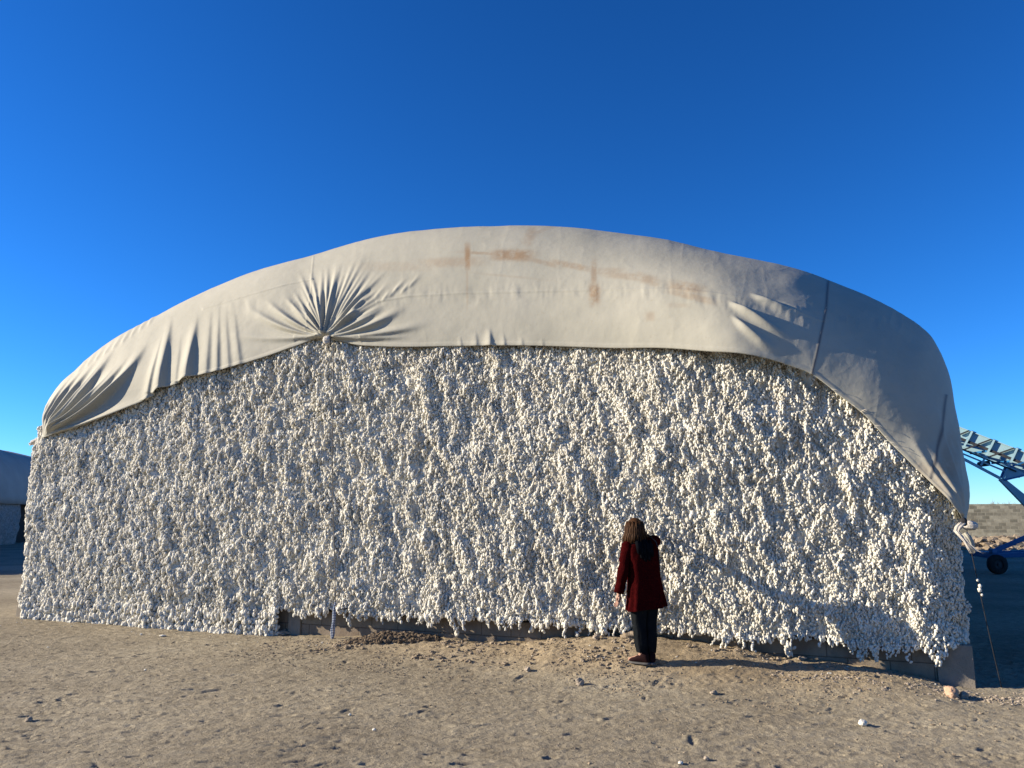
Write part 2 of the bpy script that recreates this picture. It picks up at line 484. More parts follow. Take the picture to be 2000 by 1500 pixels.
def catmull(xk, yk, x):
    """smooth monotone-ish hermite interpolation"""
    m = np.gradient(yk, xk)
    i = np.clip(np.searchsorted(xk, x) - 1, 0, len(xk) - 2)
    h = xk[i + 1] - xk[i]; t = (x - xk[i]) / h
    return (2*t**3-3*t**2+1)*yk[i] + (t**3-2*t**2+t)*h*m[i] + (-2*t**3+3*t**2)*yk[i+1] + (t**3-t**2)*h*m[i+1]

NPHI, NTH, NBK = 1300, 230, 46
phi = np.linspace(0, 1, NPHI)
silp = np.stack([catmull(sa_n, sil[:, 0], phi), catmull(sa_n, sil[:, 1], phi)], -1)
hl = np.interp(phi, phi_anchor, ha_anchor)
hemp = np.stack([catmull(ha, hem[:, 0], hl), catmull(ha, hem[:, 1], hl)], -1)
Rfr = np.interp(phi, [0, .05, .2, .45, .55, .66, .76, .88, .95, 1], [.35, .7, 1.3, 1.1, 1.5, 3.7, 5.2, 5.0, 3.2, .8])
Rfr = np.convolve(np.pad(Rfr, 40, mode='edge'), np.ones(81) / 81, 'valid')
T0 = -np.interp(hemp[:, 0], [80, 400, 600, 640, 700, 950, 1080, 1200, 1300, 1400, 1450, 1550, 1640, 1750, 1830, 1880], [.21, .22, .19, .14, .18, .20, .22, .32, .47, .62, .64, .48, .36, .26, .22, .21])
T0 = np.convolve(np.pad(T0, 16, mode='edge'), np.ones(33) / 33, 'valid')
hemL = to_local(plane_hit(hemp[:, 0], hemp[:, 1], T0))
C0 = np.array([1000., 1022.])
ang_t = np.arctan2(C0[1] - sil[:, 1], sil[:, 0] - C0[0])
def sil_radius(ang):
    dsil = silp
    at = np.arctan2(C0[1] - dsil[:, 1], dsil[:, 0] - C0[0]); rt = np.hypot(dsil[:, 0] - C0[0], dsil[:, 1] - C0[1])
    o = np.argsort(at)
    return np.interp(ang, at[o], rt[o])
th = np.linspace(0, math.pi / 2, NTH)
EX = 1.0
def surface(A):
    """A: local (s, z) of the outer arch at t=Rfr"""
    sn = np.sin(th)[None, :]; cs = 1 - np.cos(th)[None, :]
    s = hemL[:, 0:1] + (A[:, 0:1] - hemL[:, 0:1]) * sn
    z = hemL[:, 2:3] + (A[:, 1:2] - hemL[:, 2:3]) * sn
    t = T0[:, None] + (Rfr - T0)[:, None] * cs
    return s, t, z
Ascr = silp.copy()
for it in range(14):
    Al = to_local(plane_hit(Ascr[:, 0], Ascr[:, 1], Rfr))
    A = np.stack([Al[:, 0], Al[:, 2]], -1)
    s, t, z = surface(A)
    scr = project(to_world(s, t, z))
    an = np.arctan2(C0[1] - scr[..., 1], scr[..., 0] - C0[0]); rr = np.hypot(scr[..., 0] - C0[0], scr[..., 1] - C0[1])
    rho = (rr / sil_radius(an)).max(1)
    rho = np.convolve(np.pad(rho, 8, mode='edge'), np.ones(17) / 17, 'valid')
    Ascr = C0 + (Ascr - C0) / (rho[:, None] ** 0.8)
Al = to_local(plane_hit(Ascr[:, 0], Ascr[:, 1], Rfr))
A = np.stack([Al[:, 0], Al[:, 2]], -1)
s, t, z = surface(A)
P = to_world(s, t, z)
scr = project(P)
# outward normals of the smooth surface
du = np.gradient(P, axis=0); dv = np.gradient(P, axis=1)
N = np.cross(du, dv); N /= (np.linalg.norm(N, axis=-1, keepdims=True) + 1e-9)
flip = np.sign((N * (P - to_world(LF / 2, 4.0, 1.0))).sum(-1)); N *= flip[..., None]

# ---- folds, given where they show on the cloth (measured along it), raised along the normal
D = np.zeros(scr.shape[:2])
SX, SY = scr[..., 0], scr[..., 1]
def fold(p0, p1, p2, w0, w1, h, taper0=0.15, taper1=0.6, asym=0.0, power=2.0):
    """ridge along a curve; asym>0 makes the right flank steep"""
    n = 26
    k = np.linspace(0, 1, n)
    bx = (1 - k) ** 2 * p0[0] + 2 * k * (1 - k) * p1[0] + k * k * p2[0]
    by = (1 - k) ** 2 * p0[1] + 2 * k * (1 - k) * p1[1] + k * k * p2[1]
    wmax = max(w0, w1) * 3.2
    sel = (SX > bx.min() - wmax) & (SX < bx.max() + wmax) & (SY > by.min() - wmax) & (SY < by.max() + wmax)
    if not sel.any(): return
    x = SX[sel]; y = SY[sel]
    best = np.full(x.shape, 1e9); bk = np.zeros(x.shape); sg = np.ones(x.shape)
    for i in range(n - 1):
        ex, ey = bx[i + 1] - bx[i], by[i + 1] - by[i]
        L2 = ex * ex + ey * ey + 1e-9
        u = np.clip(((x - bx[i]) * ex + (y - by[i]) * ey) / L2, 0, 1)
        dx = x - (bx[i] + u * ex); dy = y - (by[i] + u * ey)
        d = dx * dx + dy * dy
        m = d < best
        best[m] = d[m]; bk[m] = (i + u[m]) / (n - 1); sg[m] = np.sign(dx[m] * 1.0 + 0.001)
    d = np.sqrt(best)
    w = w0 + (w1 - w0) * bk
    if asym: w = w * np.where(sg > 0, 1 - asym, 1 + asym)
    amp = h * smooth(0, taper0, bk) * smooth(1.0, 1 - taper1, bk)
    D[sel] += amp * np.exp(-(d / w) ** power)
K = (640, 659)
rg = random.Random(5)
# fan of pleats above the centre knot
angs = []
a_ = 30
while a_ < 138:
    angs.append(a_); a_ += rg.uniform(2.9, 5.2)
for a_ in angs:
    L = 85 + 45 * rg.random() + 85 * math.exp(-((a_ - 62) / 22) ** 2) + 20 * math.exp(-((a_ - 110) / 14) ** 2)
    ar = math.radians(a_); am = math.radians(a_ + rg.uniform(-3, 5))
    p2 = (K[0] + L * math.cos(ar), K[1] - L * math.sin(ar)); p1 = (K[0] + .5 * L * math.cos(am), K[1] - .5 * L * math.sin(am))
    fold(K, p1, p2, 1.1, 3.0 + L * 0.014, rg.uniform(.030, .046), .08, .55, 0.15)
# the big sweeping ones
for p1, p2, w, h in [((575, 640), (512, 580), 8, .05), ((560, 655), (470, 592), 9, .045), ((600, 640), (556, 575), 7, .04), ((545, 668), (420, 650), 8, .018),
                     ((560, 662), (500, 640), 7, .02), ((705, 640), (760, 590), 9, .05), ((730, 652), (800, 590), 10, .055), ((745, 662), (850, 628), 9, .045), ((720, 667), (820, 655), 6, .035), ((690, 632), (722, 560), 6, .045)]:
    fold(K, p1, p2, 1.5, w, h * 1.6, .12, .6, 0.2)
for i in range(8):
    x0 = 700 + i * 14 + rg.uniform(-4, 4); y0 = 600 - i * 5 + rg.uniform(-8, 8)
    fold((x0, y0), (x0 + 12, y0 - 14), (x0 + 30, y0 - 36), 2, 5, .012, .3, .6)
# gathered left corner
G = (85, 852)
for p1, p2, w, h in [((88, 800), (118, 752), 4, .02), ((97, 790), (150, 722), 5, .03), ((108, 790), (178, 702), 5, .035), ((125, 795), (196, 692), 6, .04), ((142, 805), (212, 690), 5, .03), ((158, 800), (232, 664), 7, .05),
                     ((165, 815), (236, 700), 6, .036), ((190, 800), (262, 676), 8, .045), ((212, 800), (278, 690), 6, .03), ((238, 796), (297, 640), 10, .045), ((172, 834), (322, 764), 9, .030)]:
    fold(G, p1, p2, 1.6, w, h * 2.0, .12, .5, 0.4)
for i in range(20):
    f = i / 19
    a_ = 84 - 66 * f + rg.uniform(-1.5, 1.5); L = 70 + 120 * f * (1 - .35 * f) + rg.uniform(-20, 30)
    ar = math.radians(a_); am = math.radians(a_ - 9 * (1 - abs(f - .5)))
    fold(G, (G[0] + .5 * L * math.cos(am), G[1] - .5 * L * math.sin(am)), (G[0] + L * math.cos(ar), G[1] - L * math.sin(ar)), 1.0, 3.2 + 1.5 * rg.random(), rg.uniform(.014, .028), .08, .7, .25)
for i in range(9):
    x0 = 150 + i * 17; y0 = 735 - i * 12
    fold((x0, y0), (x0 + 12, y0 - 20), (x0 + 24, y0 - 38), 2, 4, .014, .3, .6)
for x0, y0, x2, y2, w, h in [(316, 764, 335, 608, 12, .09), (369, 742, 386, 606, 12, .09), (345, 760, 352, 640, 9, .02), (404, 735, 412, 590, 11, .03), (425, 728, 428, 585, 9, .028), (448, 724, 440, 590, 10, .022), (470, 716, 455, 585, 10, .02), (290, 778, 318, 640, 8, .04)]:
    fold((x0, y0 + 8), ((x0 + x2) / 2 - 2, (y0 + y2) / 2), (x2, y2), w, w * .45, h, .02, .8, 0.45)
# creases at the right
for p0, p1, p2, w, h in [((1418, 585), (1480, 625), (1556, 668), 9, .07), ((1462, 572), (1515, 600), (1580, 622), 8, .05), ((1425, 612), (1475, 660), (1530, 696), 12, .05), ((1520, 590), (1560, 605), (1600, 618), 8, .018)]:
    fold(p0, p1, p2, 4, w, h, .3, .6, 0.2)
# right gather
Q = (1883, 1012)
for i in range(17):
    f = i / 16
    a_ = 94 + 45 * f ** 0.9 + rg.uniform(-1.5, 1.5)
    L = 230 * (0.7 + .5 * rg.random()) * (1 - .35 * f)
    ar = math.radians(a_); am = math.radians(a_ + 5)
    fold(Q, (Q[0] + .5 * L * math.cos(am), Q[1] - .5 * L * math.sin(am)), (Q[0] + L * math.cos(ar), Q[1] - L * math.sin(ar)), 1.2, 7 + 3 * rg.random(), rg.uniform(.028, .048), .08, .7)
# ripples along the hem near the middle
for x0, w, h, L in [(958, 9, .035, 42), (985, 6, .012, 30), (930, 8, .014, 34), (900, 5, .008, 20), (1020, 5, .008, 18), (1060, 5, .006, 15)]:
    fold((x0 + 2, 682), (x0, 660), (x0 - 3, 676 - L), w, w * .5, h, .02, .85, 0.4)
# seams sewn into the cloth
def seam(pts, w, h):
    for i in range(len(pts) - 1):
        a0, a1 = pts[i], pts[i + 1]
        fold(a0, ((a0[0] + a1[0]) / 2, (a0[1] + a1[1]) / 2), a1, w, w, h, .001, .001)
D0 = D.copy()
seam([(395, 604), (470, 582), (560, 556), (612, 546)], 1.6, .010)
seam([(735, 590), (800, 578), (900, 572), (1000, 570), (1160, 566), (1320, 564), (1400, 572), (1500, 592), (1610, 628)], 1.6, .008)
seam([(612, 500), (606, 600), (600, 650)], 1.3, .006)
seamD = D - D0
D0 = D.copy()
seam([(1618, 548), (1614, 600), (1600, 670), (1585, 733)], 2.6, .004)
seam([(1850, 770), (1838, 840), (1815, 935)], 3.4, .004)
seam2D = D - D0
SEAMW = np.clip(seam2D / .004, 0, 1)
# soft sag, broad undulation, small rumples
D += 0.018 * fbm(SX / 170, SY / 110, 3, 55) + 0.0022 * fbm(SX / 26, SY / 22, 3, 66)
D += 0.010 * smooth(30, 0, np.abs(SY - np.interp(SX, [400, 800, 1300, 1600], [600, 577, 565, 625]))) * smooth(380, 480, SX) * fbm(SX / 14, SY / 30, 2, 70) * 0.7
# long soft wrinkles pulled across the cloth
_r = 1 - np.abs(fbm(SX / 60 + SY / 400, SY / 150 - SX / 500, 3, 171)) * 2.2
D += 0.0016 * np.clip(_r, 0, 1) ** 3 * smooth(480, 640, SX) + 0.0012 * np.clip(1 - np.abs(fbm(SX / 90, SY / 34, 3, 172)) * 2.4, 0, 1) ** 5
D *= (smooth(0, 46, np.hypot(SX - G[0], SY - G[1])) * .9 + .1) * (smooth(0, 60, np.hypot(SX - Q[0], SY - Q[1])) * .85 + .15)
# a hem rolled over the last centimetres
edge = (th[None, :] < th[4])
D += 0.006 * edge
P = P + N * D[..., None]

# ---- back of the cloth: runs on over the pile and down behind
loc = to_local(P)
tb = np.concatenate([np.linspace(0.15, 22, NBK - 12), 22 + 4.2 * np.sin(np.linspace(0.12, math.pi / 2, 12))])
As, Az = loc[:, -1, 0], loc[:, -1, 2]
fall = np.concatenate([np.zeros(NBK - 12), 1 - np.cos(np.linspace(0.12, math.pi / 2, 12))])
backs = As[:, None] + (LF / 2 - As[:, None]) * 0.25 * fall[None, :]
backz = Az[:, None] - (Az[:, None] - 2.2) * fall[None, :] * 0.75 - 0.01 * np.minimum(tb, 3)[None, :]
backt = loc[:, -1, 1][:, None] + tb[None, :]
backz += 0.03 * fbm(backs * 0.6, backt * 0.5, 3, 91) * np.minimum(tb, 1)[None, :]
full = np.concatenate([loc, np.stack([backs, backt, backz], -1)], 1)
stain = np.zeros((NPHI, full.shape[1]))
def st(cx, cy, wx, wy, a, ang=0.0):
    ca, sa_ = math.cos(ang), math.sin(ang)
    X = (SX - cx) * ca + (SY - cy) * sa_; Y = -(SX - cx) * sa_ + (SY - cy) * ca
    nz = 1 + 0.35 * fbm(SX / 12, SY / 9, 3, 44)
    stain[:, :NTH] = np.maximum(stain[:, :NTH], a * np.exp(-((X / wx) ** 4 + (Y / wy) ** 4) * nz))
for q in [(913, 502, 5, 20, .75), (1000, 498, 34, 9, .62), (1020, 500, 14, 9, .5), (950, 495, 40, 2.5, .4, .06), (880, 512, 55, 8, .28, -.05), (780, 520, 60, 8, .16),
          (1060, 512, 30, 4, .3, .25), (1115, 518, 34, 5, .4, .2), (1160, 535, 5, 22, .42), (1161, 575, 9, 17, .62), (1190, 530, 25, 6, .25), (1230, 540, 45, 6, .3, .1), (1265, 545, 20, 8, .35, .3),
          (1340, 560, 32, 9, .42, .15), (1350, 578, 40, 6, .35, .25), (1035, 462, 9, 16, .3, .5), (1060, 450, 22, 3, .2, -.4), (1270, 618, 8, 8, .25), (1325, 596, 20, 4, .15),
          (912, 555, 2, 40, .22), (1000, 540, 60, 2, .12, .1), (1700, 960, 3, 3, .0), (1850, 900, 16, 60, .30, .3), (1800, 930, 20, 22, .22, .5)]:
    st(q[0], q[1], q[2] * 1.2, q[3] * 1.2, min(1.0, q[4] * 1.45), *q[5:])
nv = full.shape[1]
Vf = full.reshape(-1, 3)
me = make_mesh('tarpaulin', Vf, grid_faces(NPHI, nv, flip=False))
att = me.attributes.new('stain', 'FLOAT', 'POINT'); att.data.foreach_set('value', stain.ravel().astype(np.float32))
sw_ = np.zeros((NPHI, nv)); sw_[:, :NTH] = SEAMW
att = me.attributes.new('seam', 'FLOAT', 'POINT'); att.data.foreach_set('value', sw_.ravel().astype(np.float32))
tarp = link('tarpaulin', me, M_CANVAS)
tarp.location = gL; tarp.rotation_euler = (0, 0, PILE_ROT)
tag(tarp, 'huge off-white canvas cover with rust stains, stretched over the cotton pile and gathered into knots', 'tarpaulin')
md = tarp.modifiers.new('thickness', 'SOLIDIFY'); md.thickness = 0.006; md.offset = -1

# ------------------------------------------------------------------ cotton pile (one mesh)
def hem_z(sv):
    o = np.argsort(hemL[:, 0])
    return np.interp(sv, hemL[o, 0], hemL[o, 2])
S565 = float(s_of_px(556.)); 
RC = 0.35      # corner radius
DEP = 25.0
# perimeter of the cotton (local), front at t=-0.10, walking left side -> front -> right side
T_FRONT = -0.10
def perim(L):
    """L=0 at front left corner start .. along the front; negative = up the left side, > LF = along the right side"""
    L = np.asarray(L, float)
    s0, s1 = 0.0, LF - 0.09
    s = np.clip(L, s0 + RC, s1 - RC).copy(); t = np.full(L.shape, T_FRONT); ns = np.zeros(L.shape); nt_ = -np.ones(L.shape)
    q = RC * math.pi / 2
    m = L < s0 + RC
    a = np.clip((s0 + RC - L) / q, 0, 1) * math.pi / 2
    s = np.where(m, s0 + RC - RC * np.sin(a), s); t = np.where(m, T_FRONT + RC - RC * np.cos(a), t)
    ns = np.where(m, -np.sin(a), ns); nt_ = np.where(m, -np.cos(a), nt_)
    ex = np.clip(s0 + RC - L - q, 0, None); t = t + np.where(m, ex, 0)
    m = L > s1 - RC
    a = np.clip((L - s1 + RC) / q, 0, 1) * math.pi / 2
    s = np.where(m, s1 - RC + RC * np.sin(a), s); t = np.where(m, T_FRONT + RC - RC * np.cos(a), t)
    ns = np.where(m, np.sin(a), ns); nt_ = np.where(m, -np.cos(a), nt_)
    ex = np.clip(L - s1 + RC - q, 0, None); t = t + np.where(m, ex, 0)
    return s, t, ns, nt_
def lump(L, z):
    """how far the cotton stands out of the wall plane"""
    k = np.interp(L, [0, 4, 8], [0.62, 0.85, 1.0])
    d = 0.05 * fbm(L * 0.9, z * 0.9, 2, 101) + k * (0.078 * fbm(L * 5.8 + 1.6 * z, z * 2.9, 3, 102, 0.58) + 0.03 * fbm(L * 15 + 3 * z, z * 8, 2, 103))
    return d
def bulge(z):
    return 0.05 * np.sin(np.clip(z / 3.2, 0, 1) * math.pi) + 0.03
S1440 = float(s_of_px(1430.))
def belly(L, z):
    return 0.21 * np.exp(-((L - S1440) / 1.5) ** 2) * smooth(1.0, 2.8, z)
def top_z(L):
    s_, t_, _, _ = perim(L)
    zt = hem_z(np.clip(s_, 0.02, LF - .1)) + 0.22
    zt = np.where(L < -0.3, 3.25, zt)
    zt = np.where(L > LF + .2, 1.95, zt)
    return zt
_e = np.array([(600, 1198), (700, 1206), (850, 1212), (1000, 1221), (1170, 1235), (1300, 1237), (1482, 1252), (1580, 1255), (1700, 1270), (1800, 1274), (1888, 1274)], float)
_p = to_local(plane_hit(_e[:, 0], _e[:, 1], np.full(len(_e), -.16)))
EDGE_S, EDGE_Z = _p[:, 0], _p[:, 2]
print('edge', np.round(EDGE_Z, 2))
def bot_z(L):
    L = np.asarray(L, float)
    k = smooth(S565 - .35, S565 + .05, L)
    k = np.where(L < 0.05, 1.0, k)
    k = np.where((L >= 0.05) & (L < 0.5), 1 - smooth(0.05, 0.5, L), k)
    drip = 0.05 * fbm(L * 3.0, L * 0, 3, 120) + 0.05 * np.clip(fbm(L * 9.0, L * 0, 2, 121), 0, 1) * -1
    return np.interp(L, EDGE_S, EDGE_Z) * k + drip * (0.3 + .7 * k) + .02 * k
# back sheet: dense height field
Ls = np.arange(-3.0, LF + 3.0, 0.02)
nz_ = 150
LL = np.repeat(Ls[:, None], nz_, 1)
zb, zt = bot_z(Ls) + 0.05, top_z(Ls)
ZZ = zb[:, None] + (zt - zb)[:, None] * np.linspace(0, 1, nz_)[None, :]
ps, pt, pns, pnt = perim(LL)
dd = lump(LL, ZZ) + bulge(ZZ) + belly(LL, ZZ) - 0.02
_o = np.argsort(hemL[:, 0])
_lim = np.interp(ps, hemL[_o, 0], (-T0)[_o]) - 0.10 - 0.05
dd = np.where((ZZ > hem_z(ps) - 0.05) & (np.abs(pnt) > .9), np.minimum(dd, _lim), dd)
V1 = np.stack([ps + pns * dd, pt + pnt * dd, ZZ], -1)
# coarse closure: rest of the sides and the back, and an underside ledge resting on the low wall
parts_v = [V1.reshape(-1, 3)]; parts_f = [grid_faces(len(Ls), nz_, flip=True)]
off = V1.size // 3
per = []
l_end = V1[0, 0]; r_end = V1[-1, 0]
path = [(r_end[0], r_end[1]), (LF - .02, 8), (LF - .02, 16), (LF - .02, DEP), (LF / 2, DEP), (0, DEP), (0, 16), (0, 8), (l_end[0], l_end[1])]
pp = []
for (a0, a1) in zip(path[:-1], path[1:]):
    n = max(2, int(math.hypot(a1[0] - a0[0], a1[1] - a0[1]) / 0.2))
    for k in range(n): pp.append((a0[0] + (a1[0] - a0[0]) * k / n, a0[1] + (a1[1] - a0[1]) * k / n))
pp.append(path[-1])
pp = np.array(pp)
zz = np.linspace(0.33, 1, 24)
cl = np.zeros((len(pp), 24, 3))
frac = np.linspace(0, 1, len(pp))
ztop = np.interp(frac, [0, .28, .36, .64, .72, 1], [1.95, 1.95, 3.0, 3.0, 3.2, 3.2])
for j in range(24):
    k = j / 23
    cl[:, j, 2] = 0.33 + (ztop - 0.33) * k
    nn = 0.08 * fbm(frac * 260, np.full(len(pp), j * 0.5), 3, 130)
    ctr = np.array([LF / 2, DEP / 2]); dv_ = pp - ctr; dv_ /= np.linalg.norm(dv_, axis=1, keepdims=True)
    cl[:, j, :2] = pp + dv_ * nn[:, None]
cl[0, :, :2] = pp[0]; cl[-1, :, :2] = pp[-1]
parts_v.append(cl.reshape(-1, 3)); parts_f.append(grid_faces(len(pp), 24, off, flip=True)); off += cl.size // 3
# tufts: thousands of small bolls hung in drooping strings
bm = bmesh.new(); bmesh.ops.create_icosphere(bm, subdivisions=2, radius=1.0)
bm.verts.ensure_lookup_table()
ICO = np.array([v.co[:] for v in bm.verts]); ICOF = np.array([[v.index for v in f.verts] for f in bm.faces]); bm.free()
rng = np.random.default_rng(3)
Lc, Zc, Oc, Rc = [], [], [], []
def add_balls(L, z, o, r):
    Lc.append(L); Zc.append(z); Oc.append(o); Rc.append(r)
# (a) an even skin of small bolls
n = 60000
L = np.concatenate([rng.uniform(-0.5, LF + 0.9, 46000), rng.uniform(8, LF + .6, 14000)]); zt_ = top_z(L) - .1; zb_ = bot_z(L)
z_ = zb_ + (zt_ - zb_) * rng.random(n)
add_balls(L, z_, rng.uniform(-0.012, 0.016, n), rng.uniform(0.009, 0.019, n))
# (b) strings that droop and stand proud
nstr = 10400
L0 = np.concatenate([rng.uniform(-0.35, LF + 0.5, 8400), rng.uniform(8, LF + .3, 2000)]); z0 = bot_z(L0) + (top_z(L0) - bot_z(L0)) * rng.random(nstr) ** 1.05
keep = fbm(L0 * 6 + z0, z0 * 2.3, 2, 140) + 0.35 * rng.standard_normal(nstr) > -0.15
L0, z0 = L0[keep], z0[keep]
ln = rng.integers(2, 8, len(L0)); slant = rng.normal(0.18, 0.45, len(L0)); outm = rng.uniform(0.010, 0.048, len(L0)) * np.interp(L0, [0, 5], [.75, 1]); rad0 = rng.uniform(0.010, 0.020, len(L0))
for k in range(9):
    m = ln > k
    f = k / np.maximum(ln[m] - 1, 1)
    step = rad0[m] * 1.35
    Lk = L0[m] - slant[m] * step * k + rng.normal(0, 0.007, m.sum())
    zk = z0[m] - step * k + rng.normal(0, 0.004, m.sum())
    ok = outm[m] * np.sin((0.25 + 0.7 * f) * math.pi) ** 0.8 + rng.normal(0, 0.004, m.sum())
    add_balls(Lk, zk, ok, rad0[m] * rng.uniform(0.75, 1.15, m.sum()))
# (c) ragged lower edge: strings hanging past the underside
ne = 620
Le = np.sort(rng.uniform(-0.2, LF + 0.3, ne)); zbe = bot_z(Le)
lne = np.where(Le > S565, rng.choice([1, 2, 3, 4, 5, 7], ne, p=[.48, .30, .14, .05, .02, .01]), rng.integers(1, 4, ne))
for k in range(7):
    m = lne > k
    add_balls(Le[m] + rng.normal(0, .012, m.sum()), zbe[m] + 0.05 - k * 0.026, np.full(m.sum(), 0.02), rng.uniform(.014, .022, m.sum()))
# one long lock near the right pilaster and other heavy locks
for lx, zz0, cnt, wd in [(float(s_of_px(1815.)), .34, 34, .06), (float(s_of_px(1675.)), .36, 26, .04), (float(s_of_px(1538.)), .36, 24, .04), (float(s_of_px(1180.)), .38, 26, .05), (float(s_of_px(905.)), .37, 16, .03), (float(s_of_px(545.)), .30, 60, .06)]:
    zz1 = rng.random(cnt)
    add_balls(lx + rng.normal(0, wd, cnt) * (1 - zz1 * .7), zz0 - zz1 * 0.16, rng.uniform(-.01, .04, cnt), rng.uniform(.015, .024, cnt))
# (d) loose skirt where the cotton reaches the dirt, left
ns_ = 1500
Ls_ = rng.uniform(0.35, S565, ns_)
add_balls(Ls_, rng.random(ns_) ** 1.6 * 0.35, 0.03 + rng.random(ns_) * 0.05, rng.uniform(.015, .026, ns_))
L = np.concatenate(Lc); z_ = np.concatenate(Zc); o_ = np.concatenate(Oc); r_ = np.concatenate(Rc)
r_ = r_ * np.interp(L, [0, 3, 8, 14], [1.55, 1.3, 1.0, .80])
ok = (z_ > 0.0) & (z_ < top_z(L) - 0.02)
L, z_, o_, r_ = L[ok], z_[ok], o_[ok], r_[ok]
ps, pt, pns, pnt = perim(L)
off_d = lump(L, z_) + bulge(z_) + belly(L, z_) + o_
# stay behind the cloth where it covers the cotton
lim = np.interp(ps, hemL[:, 0][np.argsort(hemL[:, 0])], (-T0)[np.argsort(hemL[:, 0])]) - 0.10 - 0.035
cov = z_ > hem_z(ps) - 0.03
off_d = np.where(cov & (np.abs(pnt) > .9), np.minimum(off_d, lim), off_d)
cen = np.stack([ps + pns * off_d, pt + pnt * off_d, z_], -1)
NB = len(L)
jit = 1 + rng.uniform(-0.26, 0.26, (NB, 42, 1))
scl = np.stack([rng.uniform(.70, 1.1, NB), rng.uniform(.70, 1.1, NB), rng.uniform(.95, 1.9, NB)], -1)
ang = rng.uniform(0, 6.283, NB); ca, sa2 = np.cos(ang), np.sin(ang)
base = ICO[None] * jit
lean_x = rng.normal(0, .30, (NB, 1)); lean_y = rng.normal(0, .25, (NB, 1))
bx_ = base[..., 0] * ca[:, None] - base[..., 1] * sa2[:, None]; by_ = base[..., 0] * sa2[:, None] + base[..., 1] * ca[:, None]
bx_ = bx_ + lean_x * base[..., 2]; by_ = by_ + lean_y * base[..., 2]
balls = np.stack([bx_, by_, base[..., 2]], -1) * scl[:, None, :] * r_[:, None, None] + cen[:, None, :]
tri = (ICOF[None] + (np.arange(NB) * 42)[:, None, None]).reshape(-1, 3)
grid_v = np.concatenate(parts_v); gq = np.concatenate(parts_f)
gt = np.concatenate([gq[:, [0, 1, 2]], gq[:, [0, 2, 3]]])
allv = np.concatenate([grid_v, balls.reshape(-1, 3)]); allf = np.concatenate([gt, tri + len(grid_v)])
print('cotton balls', NB, 'tris', len(allf))
pile = link('cotton_pile', make_mesh('cotton_pile', allv, allf), M_COTTON)
pile.location = gL; pile.rotation_euler = (0, 0, PILE_ROT)
tag(pile, 'enormous stack of raw white cotton with a tufted front wall, canvas over its top', 'cotton pile')

# ------------------------------------------------------------------ low block wall round the pile
wall = empty('retaining_wall', gL, PILE_ROT)
tag(wall, 'low concrete block wall with square pilasters under the cotton pile', 'wall')
def wbox(name, s0, s1, t0, t1, z0, z1, mat, bev=0.008):
    bm = bmesh.new(); bm_box(bm, ((s0 + s1) / 2, (t0 + t1) / 2, (z0 + z1) / 2), (s1 - s0, t1 - t0, z1 - z0), None, bev)
    return from_bm(name, bm, mat, wall)
PH = 0.385
pil_s = [float(s_of_px(36.)), float(s_of_px(576., 1235.)), float(s_of_px(1869., 1320.))]
sL0 = pil_s[0]; 
wbox('front_panel', 0.14, pil_s[1] - .11, 0.0, 0.15, -0.2, PH, M_PLINTH)
wbox('front_panel', pil_s[1] + .11, pil_s[2] - .18, 0.0, 0.15, -0.2, PH, M_PLINTH)
wbox('pilaster', -0.06, 0.138, -0.03, 0.20, -0.2, PH + .01, M_PILASTER)
wbox('pilaster', pil_s[1] - .107, pil_s[1] + .107, -0.03, 0.20, -0.2, PH + .01, M_PILASTER)
wbox('pilaster', pil_s[2] - .177, LF + .02, -0.04, 0.24, -0.2, PH + .012, M_PILASTER)
wbox('side_panel', -0.05, 0.10, 0.203, DEP - .1, -0.2, PH, M_PLINTH)
wbox('side_panel', LF - .16, LF - .01, 0.243, DEP - .1, -0.2, PH, M_PLINTH)
wbox('back_panel', -0.05, LF - .01, DEP - .097, DEP + .05, -0.2, PH, M_PLINTH)
#@@PART2
# ------------------------------------------------------------------ knots, ties and ropes of the cover
M_CORD = noisy('black_cord', (0.012, 0.012, 0.014), (0.03, 0.03, 0.032), 20, 0.8)
M_ROPE_GREY = noisy('grey_rope', (0.10, 0.09, 0.08), (0.17, 0.16, 0.14), 30, 0.9)
def blob(name, loc, rad, mat, parent=None, sub=3, noise=0.15, nscale=3.0, seed=0, flat=None):
    bm = bmesh.new(); bmesh.ops.create_icosphere(bm, subdivisions=sub, radius=1.0)
    co = np.array([v.co[:] for v in bm.verts])
    n = fbm(co[:, 0] * nscale + seed * 3.1 + co[:, 2], co[:, 1] * nscale - co[:, 2] * 1.7 * nscale + seed, 3, 200 + seed, .55)
    co = co * (1 + noise * n[:, None])
    co = co * np.array(rad)
    if flat is not None: co[:, 2] = np.maximum(co[:, 2], flat)
    for v, c in zip(bm.verts, co): v.co = c
    o = from_bm(name, bm, mat, parent, True)
    o.location = loc
    return o
def loc_of(px, row, t):
    return to_local(plane_hit(float(px), float(row), float(t)))
# centre knot: a wad of canvas tied off, hanging from the gathered pleats
kc = loc_of(639, 664, -0.27)
kn = blob('knot', tuple(kc), (0.062, 0.055, 0.075), M_CANVAS_TIE, tarp, 4, .22, 1.6, 4)
bm = bmesh.new(); pts = []
for i in range(50):
    a_ = i / 49 * 2 * math.pi * 3
    pts.append((0.042 * math.cos(a_) + .02, 0.045 * math.sin(a_) + .02, 0.045 + 0.012 * (i / 49 - .5)))
bm_tube(bm, pts, 0.005, 6); pts = [(0.062, -.01, .05), (.075, -.02, .0), (.07, -.02, -.07), (0.078, 0, -.12)]
bm_tube(bm, pts, 0.007, 6)
cord = from_bm('cord', bm, M_CORD, kn, True)
